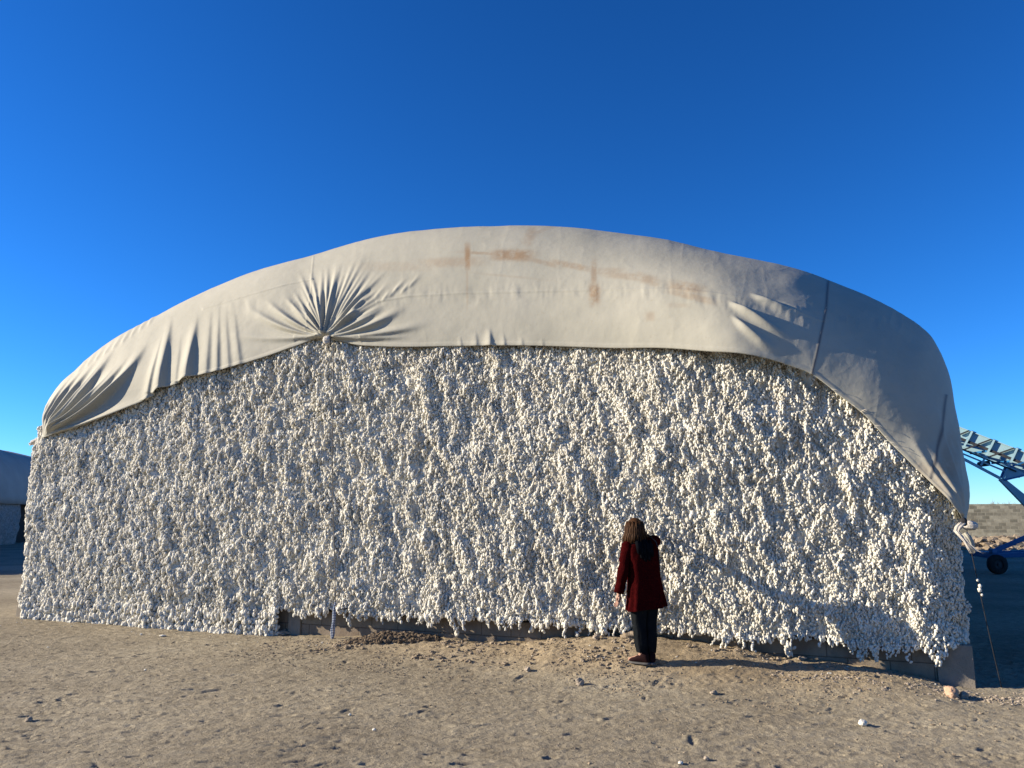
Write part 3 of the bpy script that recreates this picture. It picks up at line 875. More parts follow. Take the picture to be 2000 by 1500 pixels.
# left gather: cloth pulled round the corner with a tail
lc = loc_of(70, 863, 0.10)
lt = blob('tied_end', tuple(lc), (0.15, 0.07, 0.055), M_CANVAS_TIE, tarp, 4, .35, 2.2, 9)
lt.rotation_euler = (0, R(-16), 0)
# right gather: dark cord, bulging wad behind and a frayed tail in front
rc = loc_of(1882, 1019, -0.24)
rk = blob('cord_wrap', tuple(rc), (0.035, 0.035, 0.045), M_CORD, tarp, 3, .25, 2.0, 3)
wd_ = blob('knot', tuple(loc_of(1893, 1026, 0.02)), (0.085, 0.08, 0.055), M_CANVAS_TIE, tarp, 4, .2, 1.4, 12)
def strands(parent, name, mat, path, n, spread0, spread1, r0, seed):
    rs = random.Random(seed); bm = bmesh.new()
    for k in range(n):
        a = Vector((rs.gauss(0, 1), rs.gauss(0, .6), rs.gauss(0, .7))); a2 = Vector((rs.gauss(0, 1), rs.gauss(0, .6), rs.gauss(0, .8)))
        pts = []
        for i, p in enumerate(path):
            f = i / (len(path) - 1)
            pts.append(Vector(p) + a * spread0 * (1 - f) * .6 + a2 * spread1 * f * f + Vector((0, 0, 1)) * rs.gauss(0, .003))
        bm_tube(bm, pts, [r0 * (1 - .6 * i / (len(path) - 1)) for i in range(len(path))], 5)
    return from_bm(name, bm, mat, parent, True)
path = [tuple(loc_of(px, row, t)) for px, row, t in [(1880, 1022, -.25), (1871, 1030, -.28), (1868, 1038, -.30), (1876, 1046, -.31), (1886, 1056, -.31), (1893, 1066, -.31), (1902, 1076, -.31)]]
strands(tarp, 'frayed_tail', M_CANVAS_TIE, path, 26, .018, .016, .010, 3)
path = [tuple(loc_of(px, row, t)) for px, row, t in [(1884, 1045, -.2), (1893, 1056, -.2), (1898, 1068, -.2), (1900, 1078, -.2)]]
strands(tarp, 'tail', M_CANVAS, path, 10, .03, .006, .018, 5)
path = [tuple(loc_of(px, row, t)) for px, row, t in [(1884, 1050, -.32), (1895, 1064, -.33), (1908, 1076, -.34), (1918, 1082, -.35)]]
strands(tarp, 'loose_thread', M_CANVAS_TIE, path, 3, .006, .012, .003, 8)
# threads fraying from the hem at the right
rs = random.Random(4)
hp_ = hemL[np.argsort(hemL[:, 0])]
for k in range(10):
    sx_ = rs.uniform(float(s_of_px(1600., 735.)), float(s_of_px(1875., 1000.)))
    i_ = min(np.searchsorted(hp_[:, 0], sx_), len(hp_) - 1)
    p0 = Vector(hp_[i_]) + Vector((0, -.02, 0))
    l_ = rs.uniform(.04, .11)
    d_ = Vector((rs.uniform(.3, 1), rs.uniform(-.3, .1), rs.uniform(-.3, .45))).normalized()
    bm = bmesh.new(); bm_tube(bm, [p0, p0 + d_ * l_ * .6, p0 + d_ * l_ + Vector((0, 0, -.3 * l_))], .0022, 4)
    from_bm('loose_thread', bm, M_CANVAS_TIE, tarp, True)

M_NET = None
def net_mat():
    m, nt, b = new_mat('blue_white_rope')
    tc = nd(nt, 'ShaderNodeTexCoord')
    ck = nd(nt, 'ShaderNodeTexWave', Scale=14.0, Distortion=2.5); ck.bands_direction = 'Z'
    nt.links.new(tc.outputs['Object'], ck.inputs['Vector'])
    r = ramp(nt, ck.outputs[0], [(0.4, (0.03, 0.055, 0.13)), (0.6, (0.42, 0.46, 0.52))])
    nt.links.new(r.outputs[0], b.inputs['Base Color'])
    return m
M_NET = net_mat()
rope = empty('tie_rope', gL, PILE_ROT)
tag(rope, 'thin dark rope hanging from the centre knot down the cotton, blue-and-white coil at its foot', 'rope', 'ropes holding the cover down')
gp = to_local(np.array([ground_hit(660., 1247., 0.05)]))[0]
top = loc_of(651, 676, -.27); low = loc_of(655, 1176, -.34)
bm = bmesh.new()
pts = []
for i in range(22):
    f = i / 21
    p = Vector(top) * (1 - f) + Vector(low) * f
    p.y -= .04 * math.sin(f * math.pi); p.x += .006 * math.sin(f * 9)
    pts.append(p)
bm_tube(bm, pts, .0065, 6)
from_bm('rope_line', bm, M_ROPE_GREY, rope, True)
foot_p = Vector((gp[0], min(gp[1], -.30), gz(*to_world(gp[0], gp[1], 0.)[:2]) + .0))
bm = bmesh.new()
for k, dx in enumerate([-.022, -.008, .010, .022]):
    pts = []
    for i in range(16):
        f = i / 15
        p = Vector(low) * (1 - f) + foot_p * f
        p.x += dx * math.sin(min(f * 2.2, 1.9)) + .006 * math.sin(f * 14 + k)
        p.y += .010 * math.cos(k * 2.1) - .01
        pts.append(p)
    bm_tube(bm, pts, .0085, 7)
from_bm('rope_coil', bm, M_NET, rope, True)
bm = bmesh.new()
a0 = Vector(loc_of(659, 1192, -.36)); a1 = Vector(loc_of(678, 1188, -.36)); bm_tube(bm, [a0, (a0 + a1) / 2 + Vector((0, 0, .003)), a1], .008, 6)
from_bm('peg', bm, M_CORD, rope, True)

rope2 = empty('tie_rope', gL, PILE_ROT)
tag(rope2, 'dark rope slanting from the right-hand knot into the shaded ground, cotton bits caught on it', 'rope', 'ropes holding the cover down')
e = ground_hit(1956., 1341., 0.0); el = to_local(np.array([e]))[0]
top2 = Vector(loc_of(1888, 1034, -.12))
end2 = Vector((el[0], el[1], -.01))
bm = bmesh.new(); pts = []
for i in range(20):
    f = i / 19; p = top2 * (1 - f) + end2 * f; p.z -= .05 * math.sin(math.pi * f); pts.append(p)
bm_tube(bm, pts, .0048, 6)
from_bm('rope_line', bm, M_CORD, rope2, True)
for k, (f, r_) in enumerate([(.30, .014), (.335, .018), (.36, .020), (.39, .012)]):
    p = top2 * (1 - f) + end2 * f; p.z -= .05 * math.sin(math.pi * f)
    blob('cotton_tuft', (p.x + .012 * (k % 2), p.y - .01, p.z), (r_, r_, r_ * 1.2), M_COTTON, rope2, 2, .3, 2, k + 40)

# ------------------------------------------------------------------ stones and dropped cotton
def on_ground(px, row):
    z = 0.03
    for _ in range(4):
        p = ground_hit(float(px), float(row), z); z = gz(p[0], p[1])
    return Vector((p[0], p[1], z))
rocks = [('stone', 1862, 1362, (.085, .06, .06), M_STONE_TAN, 'rounded tan stone lying by the right corner of the block wall', 1),
         ('stone', 1886, 1364, (.045, .04, .04), M_STONE, 'small grey stone touching the rounded tan stone near the right corner', 2),
         ('stone', 1133, 1306, (.045, .035, .045), M_STONE, 'pointed grey stone on the dirt, nearest stone left of the woman', 3),
         ('stone', 1031, 1300, (.035, .03, .032), M_STONE, 'round brownish stone on the dirt left of the pointed grey stone', 4),
         ('stone', 1240, 1268, (.14, .09, .045), M_CLOD, 'flat brown earth slab lying behind the woman\'s left leg', 5),
         ('stone', 1165, 1262, (.05, .04, .04), M_STONE, 'grey-brown stone on the loose soil bank below the cotton edge', 6),
         ('stone', 548, 1240, (.13, .08, .05), M_STONE, 'flat pale stone beside the middle pilaster, under hanging cotton', 7),
         ('stone', 1394, 1322, (.04, .03, .022), M_STONE, 'small pale stone just below the woman\'s shadow', 8),
         ('stone', 1380, 1482, (.018, .016, .014), M_STONE, 'tiny pale pebble casting a shadow near the bottom edge, lower right', 9),
         ('stone', 1568, 1288, (.06, .04, .025), M_STONE, 'flat pale stone at the wall foot where the woman\'s shadow meets it', 10),
         ('stone', 676, 1266, (.05, .03, .025), M_CLOD, 'low brown clod left of the dark heap', 11),
         ('stone', 54, 1408, (.032, .026, .022), M_STONE, 'grey stone half sunk in the dirt at the far left', 12),
         ('stone', 2, 1452, (.03, .03, .025), M_STONE, 'grey stone cut by the left picture edge', 13)]
for nm, px, row, rad, mt, lab, sd in rocks:
    if sd == 13: continue
    p = on_ground(px, row + 2)
    o = blob(nm, (p.x, p.y + rad[1] * .6, p.z + rad[2] * .55), rad, mt, None, 4, .55, 1.5, sd)
    o.rotation_euler = (0, 0, sd * 1.3)
    tag(o, lab, 'stone')
bits = [(1687, 1418, .032, 'round white cotton boll lying alone on the open dirt, lower right'), (300, 1220, .05, 'flat white scrap of cotton at the foot of the pile, left part'),
        (275, 1241, .018, 'small upright white cotton shred on the dirt left of the open curl'), (316, 1243, .028, 'curled white cotton shred on the dirt, right of the upright shred'),
        (93, 1266, .014, 'tiny white cotton speck on the dirt at the far left'), (683, 1398, .012, 'tiny white cotton speck on the dirt below the dark clod heap'),
        (730, 1428, .014, 'white cotton crumb nearest the bottom middle-left'), (1330, 1494, .016, 'white cotton wisp at the bottom edge of the yard'), (1140, 1484, .0, ''),
        (770, 1330, .0, ''), (283, 1310, .012, 'tiny white speck of cotton in the middle of the left yard')]
for px, row, r_, lab in bits:
    if r_ <= 0: continue
    p = on_ground(px, row)
    fl = .45 if px in (300, 316) else .9
    o = blob('cotton_boll', (p.x, p.y + r_ * .5, p.z + r_ * fl * .7), (r_ * (1.0 if fl > .5 else 1.7), r_, r_ * fl), M_COTTON, None, 3, .4, 2.2, int(px) % 17 + 60)
    tag(o, lab, 'cotton boll', 'cotton bits dropped on the yard')

def scatter(name, label, cat, mat, n, sampler, rlo, rhi, seed, sub=1, power=2.5, flat=.8):
    rs = np.random.default_rng(seed)
    bmq = bmesh.new(); bmesh.ops.create_icosphere(bmq, subdivisions=sub, radius=1.0)
    bmq.verts.ensure_lookup_table()
    C = np.array([v.co[:] for v in bmq.verts]); F = np.array([[v.index for v in f.verts] for f in bmq.faces]); bmq.free()
    XY = sampler(rs, n); n = len(XY)
    r_ = rlo + (rhi - rlo) * rs.random(n) ** power
    z = ground_z(XY[:, 0], XY[:, 1], True)[0]
    j = 1 + rs.uniform(-.35, .35, (n, len(C), 1))
    S = np.stack([rs.uniform(.7, 1.4, n), rs.uniform(.7, 1.2, n), rs.uniform(.5, .95, n) * flat], -1)
    B = C[None] * j * S[:, None, :] * r_[:, None, None]
    a = rs.uniform(0, 6.28, n); ca, sa_ = np.cos(a)[:, None], np.sin(a)[:, None]
    X = B[..., 0] * ca - B[..., 1] * sa_; Y = B[..., 0] * sa_ + B[..., 1] * ca
    Vv = np.stack([X + XY[:, 0:1], Y + XY[:, 1:2], B[..., 2] + (z + r_ * .25)[:, None]], -1)
    o = link(name, make_mesh(name, Vv.reshape(-1, 3), (F[None] + (np.arange(n) * len(C))[:, None, None]).reshape(-1, 3), False), mat)
    tag(o, label, cat, kind='stuff')
    return o
def samp_wall(s0, s1, t_lo, t_hi, clump=2.0, seed=0, smax=99.):
    def f(rs, n):
        s_ = rs.uniform(s0, s1, n * 3); t_ = t_lo + (t_hi - t_lo) * rs.random(n * 3)
        k = fbm(s_ * clump, t_ * clump, 3, 300 + seed) + rs.normal(0, .25, n * 3) > 0.15
        k &= ~((s_ > smax) & (t_ < -.42))
        W_ = to_world(s_[k], t_[k], np.zeros(k.sum()))
        return W_[:n, :2]
    return f
def samp_box(x0, x1, y0, y1):
    return lambda rs, n: np.stack([rs.uniform(x0, x1, n), rs.uniform(y0, y1, n)], -1)
sA, sB, sC = float(s_of_px(1060.)), float(s_of_px(1640.)), float(s_of_px(700.))
scatter('soil_clods', 'loose clods scattered over the soil bank along the cotton wall', 'clods', M_CLOD, 1500, samp_wall(sC, sB, -1.15, -.18, 2.2, 1, 11.2), .006, .036, 21, 2, 4)
scatter('soil_crumbs', 'fine crumbs of soil strewn along the wall foot', 'crumbs', M_CLOD, 2600, samp_wall(sC - 1, LF, -1.9, -.12, 1.6, 2), .004, .016, 22, 1, 2)
def samp_heap(rs, n):
    a = rs.uniform(0, 6.28, n); q = np.sqrt(rs.random(n))
    return np.stack([HEAP[0] + .62 * q * np.cos(a) + .03, HEAP[1] + .25 * q * np.sin(a)], -1)
heap = scatter('clod_heap', 'low heap of dark damp earth clods in front of the block wall', 'clod heap', M_CLOD_DARK, 900, samp_heap, .010, .036, 23, 2, 1.6, 1.0)
del heap['kind']
gcl = ground_hit(1790., 1352., 0.0); 
def samp_right(rs, n):
    px = rs.uniform(1470, 2080, n * 2); row = 1334 + (px - 1470) * .060 + rs.normal(0, 8, n * 2)
    g_ = ground_hit(px, row); k = fbm(g_[:, 0] * 5, g_[:, 1] * 5, 2, 310) + rs.normal(0, .2, n * 2) > -.02
    return g_[k][:n, :2]
scatter('gravel', 'fine pale gravel strewn past the right corner of the wall', 'gravel', M_STONE, 620, samp_right, .005, .019, 24, 1, 2)
scatter('grit', 'small stones and crumbs sprinkled over the open yard', 'grit', M_CLOD, 5000, samp_box(-8, 6.5, 5.3, 11), .003, .011, 25, 1, 3)
scatter('cotton_lint', 'wisps and crumbs of fallen cotton lying along the foot of the pile', 'cotton lint', M_COTTON, 150, samp_wall(0.6, LF, -.9, -.2, .8, 6), .004, .014, 27, 2, 2.5, .6)
scatter('rubble', 'brown rubble and clods banked against the far block wall', 'rubble', M_CLOD, 2600, samp_box(18, 48, 36.8, 46), .06, .28, 26, 1, 2.2)

# ------------------------------------------------------------------ far block wall and bare trees
bm = bmesh.new(); bm_box(bm, (0, 0, 1.28), (62, .2, 2.56), None, 0)
bw = from_bm('block_wall', bm, M_FARWALL); bw.location = (30, 48, 0); bw.rotation_euler = (0, 0, R(-20))
tag(bw, 'long grey concrete block wall at the back of the yard', 'wall')
M_BARK = noisy('bark', (0.16, 0.12, 0.10), (0.26, 0.20, 0.16), 10)
def bare_tree(x, y, h, seed, label):
    rs = random.Random(seed)
    root = empty('bare_tree', (x, y, 0)); tag(root, label, 'tree', 'bare trees behind the far wall')
    bt = bmesh.new(); bm_tube(bt, [(0, 0, 0), (.05, 0, h * .3), (0, .05, h * .5)], [.10, .07, .05], 7); from_bm('trunk', bt, M_BARK, root, True)
    bc = bmesh.new()
    def br(p, d, l, r_, lv):
        q = p + d * l; m_ = (p + q) / 2 + Vector((rs.gauss(0, .05), rs.gauss(0, .05), 0)) * l
        bm_tube(bc, [p, m_, q], [r_, r_ * .8, r_ * .55], 4, False)
        if lv == 0: return
        for k in range(rs.randint(3, 4)):
            d2 = (d + Vector((rs.gauss(0, .55), rs.gauss(0, .55), rs.gauss(.12, .25)))).normalized()
            br(p + d * l * rs.uniform(.5, 1), d2, l * rs.uniform(.55, .8), r_ * .55, lv - 1)
    for k in range(5):
        a_ = k * 1.26 + rs.random()
        br(Vector((0, 0, h * (.3 + .04 * k))), Vector((math.cos(a_) * .6, math.sin(a_) * .6, 1)).normalized(), h * .28, .035, 3)
    from_bm('crown', bc, M_BARK, root, True)
bare_tree(40.5, 66, 3.3, 1, 'bare leafless tree top showing over the far wall, next to the cover')
bare_tree(42.2, 67, 3.1, 2, 'second bare leafless tree top over the far wall')
bare_tree(46.3, 70, 2.9, 3, 'faint bare tree top over the far wall, near the right edge')

# ------------------------------------------------------------------ second pile, far left
M_FARCOVER = noisy('far_cover', (0.28, 0.26, 0.24), (0.37, 0.35, 0.32), 0.4, 0.85, 0.2, 3)
FP0 = np.array([-26.3, 25.2]); FP1 = np.array([-35.6, 61.5])
fd_ = FP1 - FP0; FLn = float(np.linalg.norm(fd_)); fd_ /= FLn
fp = empty('cotton_pile', (FP0[0], FP0[1], 0), math.atan2(fd_[1], fd_[0]))   # local x runs away along its end face, local +y points left
tag(fp, 'shaded second cotton pile in the distance at the left picture edge', 'cotton pile')
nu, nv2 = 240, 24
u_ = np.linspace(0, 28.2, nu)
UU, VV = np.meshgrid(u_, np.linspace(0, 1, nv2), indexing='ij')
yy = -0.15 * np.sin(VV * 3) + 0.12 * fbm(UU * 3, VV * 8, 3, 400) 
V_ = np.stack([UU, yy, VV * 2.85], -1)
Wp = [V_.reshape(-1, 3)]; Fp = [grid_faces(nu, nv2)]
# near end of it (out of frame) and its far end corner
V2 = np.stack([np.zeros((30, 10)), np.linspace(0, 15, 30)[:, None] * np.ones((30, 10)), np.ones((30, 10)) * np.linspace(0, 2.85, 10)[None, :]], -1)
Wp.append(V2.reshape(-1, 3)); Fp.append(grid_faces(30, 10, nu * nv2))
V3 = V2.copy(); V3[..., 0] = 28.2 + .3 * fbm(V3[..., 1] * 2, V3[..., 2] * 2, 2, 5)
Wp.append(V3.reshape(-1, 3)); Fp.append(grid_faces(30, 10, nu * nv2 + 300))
link('cotton_wall', make_mesh('cotton_wall', np.concatenate(Wp), np.concatenate(Fp)), noisy('shaded_cotton', (0.14, 0.13, 0.12), (0.34, 0.32, 0.30), 9, 1.0, 1.0, 14, 0.0), fp)  # cotton colour lowered to carry the shade on this pile's face
nu, nv2 = 120, 60
UU, VV = np.meshgrid(np.linspace(-.3, FLn + 2, nu), np.linspace(0, 1, nv2), indexing='ij')
ang_ = VV * math.pi
hgt = 6.9 - 1.6 * np.clip(1 - UU / 5, 0, 1) ** 2
yc = 7.5 - np.sign(np.cos(ang_)) * np.abs(np.cos(ang_)) ** .6 * 7.8
zc = 2.6 + (hgt - 2.6) * np.abs(np.sin(ang_)) ** .75
V_ = np.stack([UU, yc + .03 * np.sin(UU * 5) * (VV < .3), zc + .05 * fbm(UU * .5, VV * 10, 3, 401)], -1)
o = link('cover', make_mesh('cover', V_, grid_faces(nu, nv2)), M_FARCOVER, fp)
o.modifiers.new('t', 'SOLIDIFY').thickness = .02
bm = bmesh.new(); bm_box(bm, (33.2, 7.5, 1.7), (9.6, 13.4, 3.4), None, .05)
M_DARK = noisy('hollow_shade', (0.02, 0.018, 0.016), (0.035, 0.03, 0.028), 3)  # near-black box added in place of the shaded hollow beyond the cotton's end
from_bm('dark_hollow', bm, M_DARK, fp)

# ------------------------------------------------------------------ blue cotton conveyor, far right
M_BLUE = noisy('light_blue_paint', (0.24, 0.39, 0.44), (0.31, 0.47, 0.52), 2.0, 0.5, 0.05, 20, 0.4)
M_BLUE_D = noisy('blue_paint', (0.012, 0.10, 0.25), (0.018, 0.13, 0.31), 2.0, 0.45, 0.05, 20, 0.4)
M_STEEL = noisy('dark_steel', (0.02, 0.025, 0.03), (0.05, 0.05, 0.055), 6, 0.6)
M_TYRE = noisy('tyre_rubber', (0.015, 0.015, 0.015), (0.03, 0.03, 0.03), 10, 0.9)
YN = 24.0; WID = 1.0
org = Vector(at_y(1985., 1090., YN)); org.z = 0; org.y = YN
cv = empty('conveyor', org)
tag(cv, 'blue steel trailer conveyor with a raised truss boom behind the pile', 'conveyor')
_pn = np.array([-math.sin(R(30)), -math.cos(R(30)), 0.0]); _po = np.array([org.x, YN, 0.0])
def V(px, row, dy=0.0):
    d = rays(float(px), float(row)); o = np.array([0, 0, CAMZ])
    p = Vector(o + d * (((_po - o) @ _pn) / (d @ _pn))); p.y += dy
    return p - org
# boom axis in the plane y=YN: slope measured on its upper edge
def ext(a, b, k):     # extend the line a-b beyond b
    return b + (b - a) * k
tA, tB = V(1873, 833), V(2000, 882)
bA, bB = V(1877, 855), V(2000, 904)
lA, lB = V(1885, 898), V(1955, 935)
T0_, T1_ = ext(tB, tA, .75), ext(tA, tB, 1.2)
B0_, B1_ = ext(bB, bA, .75), ext(bA, bB, 1.2)
def plate(name, quad, th_, mat):
    """flat plate through 4 points, thickness along y"""
    bm = bmesh.new()
    f = [bm.verts.new(p) for p in quad]; g = [bm.verts.new(Vector(p) + Vector((0, th_, 0))) for p in quad]
    bm.faces.new(f); bm.faces.new(g[::-1])
    for i in range(4): bm.faces.new((f[i], g[i], g[(i + 1) % 4], f[(i + 1) % 4]))
    return from_bm(name, bm, mat, cv)
Yv = Vector((0, WID, 0))
Yp = Vector((0, .07, 0))
plate('side_panel', [T0_ + Yp, T1_ + Yp, B1_ + Yp, B0_ + Yp], .01, M_BLUE)
plate('side_panel', [T0_ + Yv, T1_ + Yv, B1_ + Yv, B0_ + Yv], .01, M_BLUE)
# near side rail is only an angle iron: the far panel shows through
bm = bmesh.new()
bm_bar(bm, T0_ + Vector((0, .04, 0)), T1_ + Vector((0, .04, 0)), .05, .03)
from_bm('top_rail', bm, M_BLUE, cv)
bm = bmesh.new(); bm_bar(bm, B0_ + Vector((0, .05, -.02)), B1_ + Vector((0, .05, -.02)), .08, .08); from_bm('bottom_rail', bm, M_STEEL, cv)
m0, m1 = V(1878, 877), V(1985, 921)
bm = bmesh.new(); bm_bar(bm, ext(m1, m0, .8), m1, .06, .05); from_bm('return_rail', bm, M_STEEL, cv)
bm = bmesh.new(); bm_bar(bm, ext(m1, m0, .8) - Vector((0, -.12, .10)), ext(m0, m1, .1) - Vector((0, -.12, .10)), .06, .05); from_bm('return_rail', bm, M_BLUE, cv)
bm = bmesh.new(); bm_bar(bm, ext(lB, lA, 1.6), lB, .09, .09, .01); from_bm('lower_chord', bm, M_BLUE, cv)
for (x0, y0, x1, y1) in [(1897, 842, 1880, 874), (1940, 859, 1914, 909), (1985, 875, 1957, 935), (1851, 826, 1838, 856)]:
    a, b = V(x0 + 2, y0), V(x1 + 2, y1)
    mid = a + (b - a) * .38
    bm = bmesh.new()
    bm_bar(bm, a + Vector((.09, .05, 0)), mid + Vector((.09, .05, 0)), .02, .15)
    bm_bar(bm, mid + Vector((0, .06, -.04)), mid + Yv + Vector((0, 0, -.04)), .06, .06)
    from_bm('cross_plate', bm, M_BLUE_D, cv)
    bm = bmesh.new(); bm_bar(bm, a, b, .06, .06); from_bm('post', bm, M_BLUE, cv)
a, b = V(1966, 912), V(1957, 934)
bm = bmesh.new(); bm_bar(bm, a + Vector((.06, .1, 0)), b + Vector((.06, .1, 0)), .05, .13); from_bm('cross_plate', bm, M_BLUE_D, cv)
for (x0, y0, x1, y1) in [(1893, 841, 1874, 849), (1936, 858, 1881, 879), (1981, 875, 1930, 893), (2000, 903, 1972, 912), (2044, 886, 1996, 908)]:
    bm = bmesh.new(); bm_bar(bm, V(x0, y0), V(x1, y1), .045, .045); from_bm('diagonal_brace', bm, M_STEEL if x0 != 2000 else M_BLUE_D, cv)
plate('gusset', [V(1971, 911), V(2010, 928), V(2010, 928.5), V(1962, 937)], .012, M_BLUE)
bm = bmesh.new(); bm_bar(bm, V(1960, 938, -.02), V(2012, 926, -.02), .04, .05); from_bm('diagonal_brace', bm, M_BLUE_D, cv)
# roller under the boom
bm = bmesh.new(); p = V(1939, 904, .25); bm_tube(bm, [p, p + Vector((0, .45, 0))], .085, 16); bm_tube(bm, [p + Vector((0, -.04, 0)), p + Vector((0, .5, 0))], .03, 10)
from_bm('roller', bm, M_STEEL, cv, True)
# prop leg, widening towards its foot
bm = bmesh.new()
q = [V(1953, 937), V(1962, 934), V(2016, 977), V(2016, 1002)]
leg = plate('prop_leg', q, .10, M_BLUE)
bm.free()
bm = bmesh.new(); bm_bar(bm, V(2016, 988, .05), V(2075, 1045, .05), .10, .30, .02); from_bm('prop_leg', bm, M_BLUE, cv)
# chassis: low beam with a raking strut
bm = bmesh.new(); bm_bar(bm, V(1941, 1085), V(2110, 1081), .16, .14, .015); from_bm('chassis_beam', bm, M_BLUE_D, cv)
bm = bmesh.new(); bm_bar(bm, V(1941, 1085, 1.1), V(2110, 1081, 1.1), .16, .14, .015); from_bm('chassis_beam', bm, M_BLUE_D, cv)
bm = bmesh.new(); bm_bar(bm, V(1943, 1076), V(2075, 1018), .12, .14, .015); from_bm('raking_strut', bm, M_BLUE_D, cv)
bm = bmesh.new(); bm_bar(bm, V(1943, 1084, -.06), V(1943, 1084, 1.2), .16, .17, .02); from_bm('cross_beam', bm, M_BLUE_D, cv)
bm = bmesh.new(); bm_box(bm, V(1940, 1076, 0), (.18, .2, .12), None, .02); from_bm('pivot_bracket', bm, M_BLUE_D, cv)
for dx, dy in ((1948, -.10), (1948, 1.05), (2085, -.1), (2085, 1.05)):
    c = V(dx, 1105, 0); c += Vector((.62 * dy, dy, 0)); c.z = .30
    bm = bmesh.new()
    prof = [(.14, -.10), (.25, -.10), (.29, -.07), (.30, 0), (.29, .07), (.25, .10), (.14, .10)]
    n = 28; rings = []
    for (rr_, yy_) in prof:
        rings.append([bm.verts.new((rr_ * math.cos(2 * math.pi * k / n), yy_, rr_ * math.sin(2 * math.pi * k / n))) for k in range(n)])
    for i in range(len(rings) - 1):
        for k in range(n): bm.faces.new((rings[i][k], rings[i][(k + 1) % n], rings[i + 1][(k + 1) % n], rings[i + 1][k]))
    w = empty('wheel', c); w.parent = cv
    from_bm('tyre', bm, M_TYRE, w, True)
    bm = bmesh.new(); bm_tube(bm, [(0, -.06, 0), (0, .06, 0)], .145, 24); bm_tube(bm, [(0, -.11, 0), (0, .11, 0)], .04, 10); from_bm('rim', bm, M_STEEL, w)
    bm = bmesh.new(); bm_bar(bm, c + Vector((0, .0 if dy > 0 else .02, .12)), V(dx, 1087, dy * .9), .08, .10); from_bm('axle_bracket', bm, M_BLUE_D, cv)

# ------------------------------------------------------------------ the woman
M_SKIN = noisy('skin', (0.30, 0.17, 0.12), (0.37, 0.22, 0.16), 8, 0.6, 0, 40, 0.3)
M_COAT = noisy('dark_red_wool', (0.021, 0.0020, 0.0024), (0.040, 0.0038, 0.004), 24, 1.0, 0.7, 120, 0.0)
M_TROU = noisy('black_trousers', (0.004, 0.005, 0.006), (0.009, 0.011, 0.013), 8, 0.9, 0.3, 60, 0.03)
M_HAIR = noisy('brown_hair', (0.014, 0.006, 0.0025), (0.070, 0.030, 0.011), 30, 0.6, 0, 40, 0.12, stretch=(6, 6, .6))
M_SCARF = noisy('black_scarf', (0.003, 0.003, 0.004), (0.007, 0.008, 0.010), 20, 1.0, 0.4, 80, 0.0)
M_SHOE = noisy('dark_red_leather', (0.010, 0.004, 0.0045), (0.018, 0.007, 0.0075), 10, 0.8, 0.1, 40, 0.05)
M_SOLE = noisy('grey_sole', (0.05, 0.05, 0.05), (0.10, 0.095, 0.09), 10, 0.8)
M_BLACK = noisy('black_leather', (0.008, 0.008, 0.008), (0.018, 0.018, 0.018), 10, 0.5, 0, 40, 0.4)
M_EYE = noisy('eye', (0.02, 0.015, 0.01), (0.03, 0.02, 0.015), 10, 0.2, 0, 40, 0.5)
WX, WY = STAND[0], STAND[1]; _w = _st
WZ = float(ground_z(np.array([WX, WX + .03, WX - .05]), np.array([WY, WY, WY]), True)[0].max()) - 0.004
woman = empty('person', (WX, WY, WZ)); woman.rotation_euler = (0, 0, R(13)); woman.scale = (1.035, 1.0, (1.7 - WZ) / 1.6)
print('woman z', WZ, _w)
tag(woman, 'woman seen from behind in a dark red wool coat, touching the cotton wall', 'person')
# coordinates: x right, y towards the wall, z up from her soles
hz = 1.6                                    # top of the head
bones = {}
VS = []; ES_ = []; RS = []
def J(p, r, parent=None):
    VS.append(p); RS.append(r if hasattr(r, '__len__') else (r, r))
    if parent is not None: ES_.append((parent, len(VS) - 1))
    return len(VS) - 1
pel = J((0.0, 0.0, .82), (.13, .10))
wai = J((-.01, 0.0, .97), (.11, .085), pel)
che = J((-.025, 0.005, 1.17), (.135, .095), wai)
nb = J((-.04, 0.005, 1.33), (.07, .06), che)
nk = J((-.055, 0.015, 1.39), .048, nb)
hd = J((-.075, 0.03, 1.47), (.07, .075), nk)
for sx in (-1, 1):
    hp2 = J((sx * .075, 0, .76), .085, pel)
    kn2 = J((sx * .055 - .005, .015, .43), .055, hp2)
    an = J((sx * .048, -.005, .09), .036, kn2)
    ft = J((sx * .05 + (-.05 if sx < 0 else .01), .09, .045), .032, an)
    J((sx * .05 + (-.085 if sx < 0 else .015), .16, .03), .024, ft)
def hand(palm_start, direction, side, up, parent, curl):
    d = Vector(direction).normalized(); sd = Vector(side).normalized(); upv = Vector(up).normalized()
    w0 = Vector(palm_start)
    pm = J(tuple(w0 + d * .045), (.034, .014), parent)
    pk = J(tuple(w0 + d * .08), (.036, .013), pm)
    for i, (off_, ln_) in enumerate([(-.030, .068), (-.010, .078), (.010, .074), (.029, .060)]):
        b = w0 + d * .092 + sd * off_
        a1 = J(tuple(b), .0085, pk)
        c = curl + .1 * i
        d1 = (d * math.cos(c) - upv * math.sin(c))
        a2 = J(tuple(b + d1 * ln_ * .45), .0082, a1)
        d2 = (d * math.cos(2 * c) - upv * math.sin(2 * c))
        J(tuple(b + d1 * ln_ * .45 + d2 * ln_ * .45), .0065, a2)
    tb_ = J(tuple(w0 + d * .035 - sd * .038), .0115, pm)
    J(tuple(w0 + d * .068 - sd * .055 - upv * .012), .0085, tb_)
shl = J((-.165, 0, 1.285), .058, che)
ell = J((-.235, -.02, 1.02), .042, shl)
wrl = J((-.268, .035, .775), .027, ell)
hand((-.270, .04, .765), (-.05, .25, -1), (.1, 1, .2), (1, 0, 0), wrl, .22)
shr = J((.125, .01, 1.32), .058, che)
elr = J((.180, .28, 1.27), .042, shr)
wrr = J((.205, .52, 1.42), .027, elr)
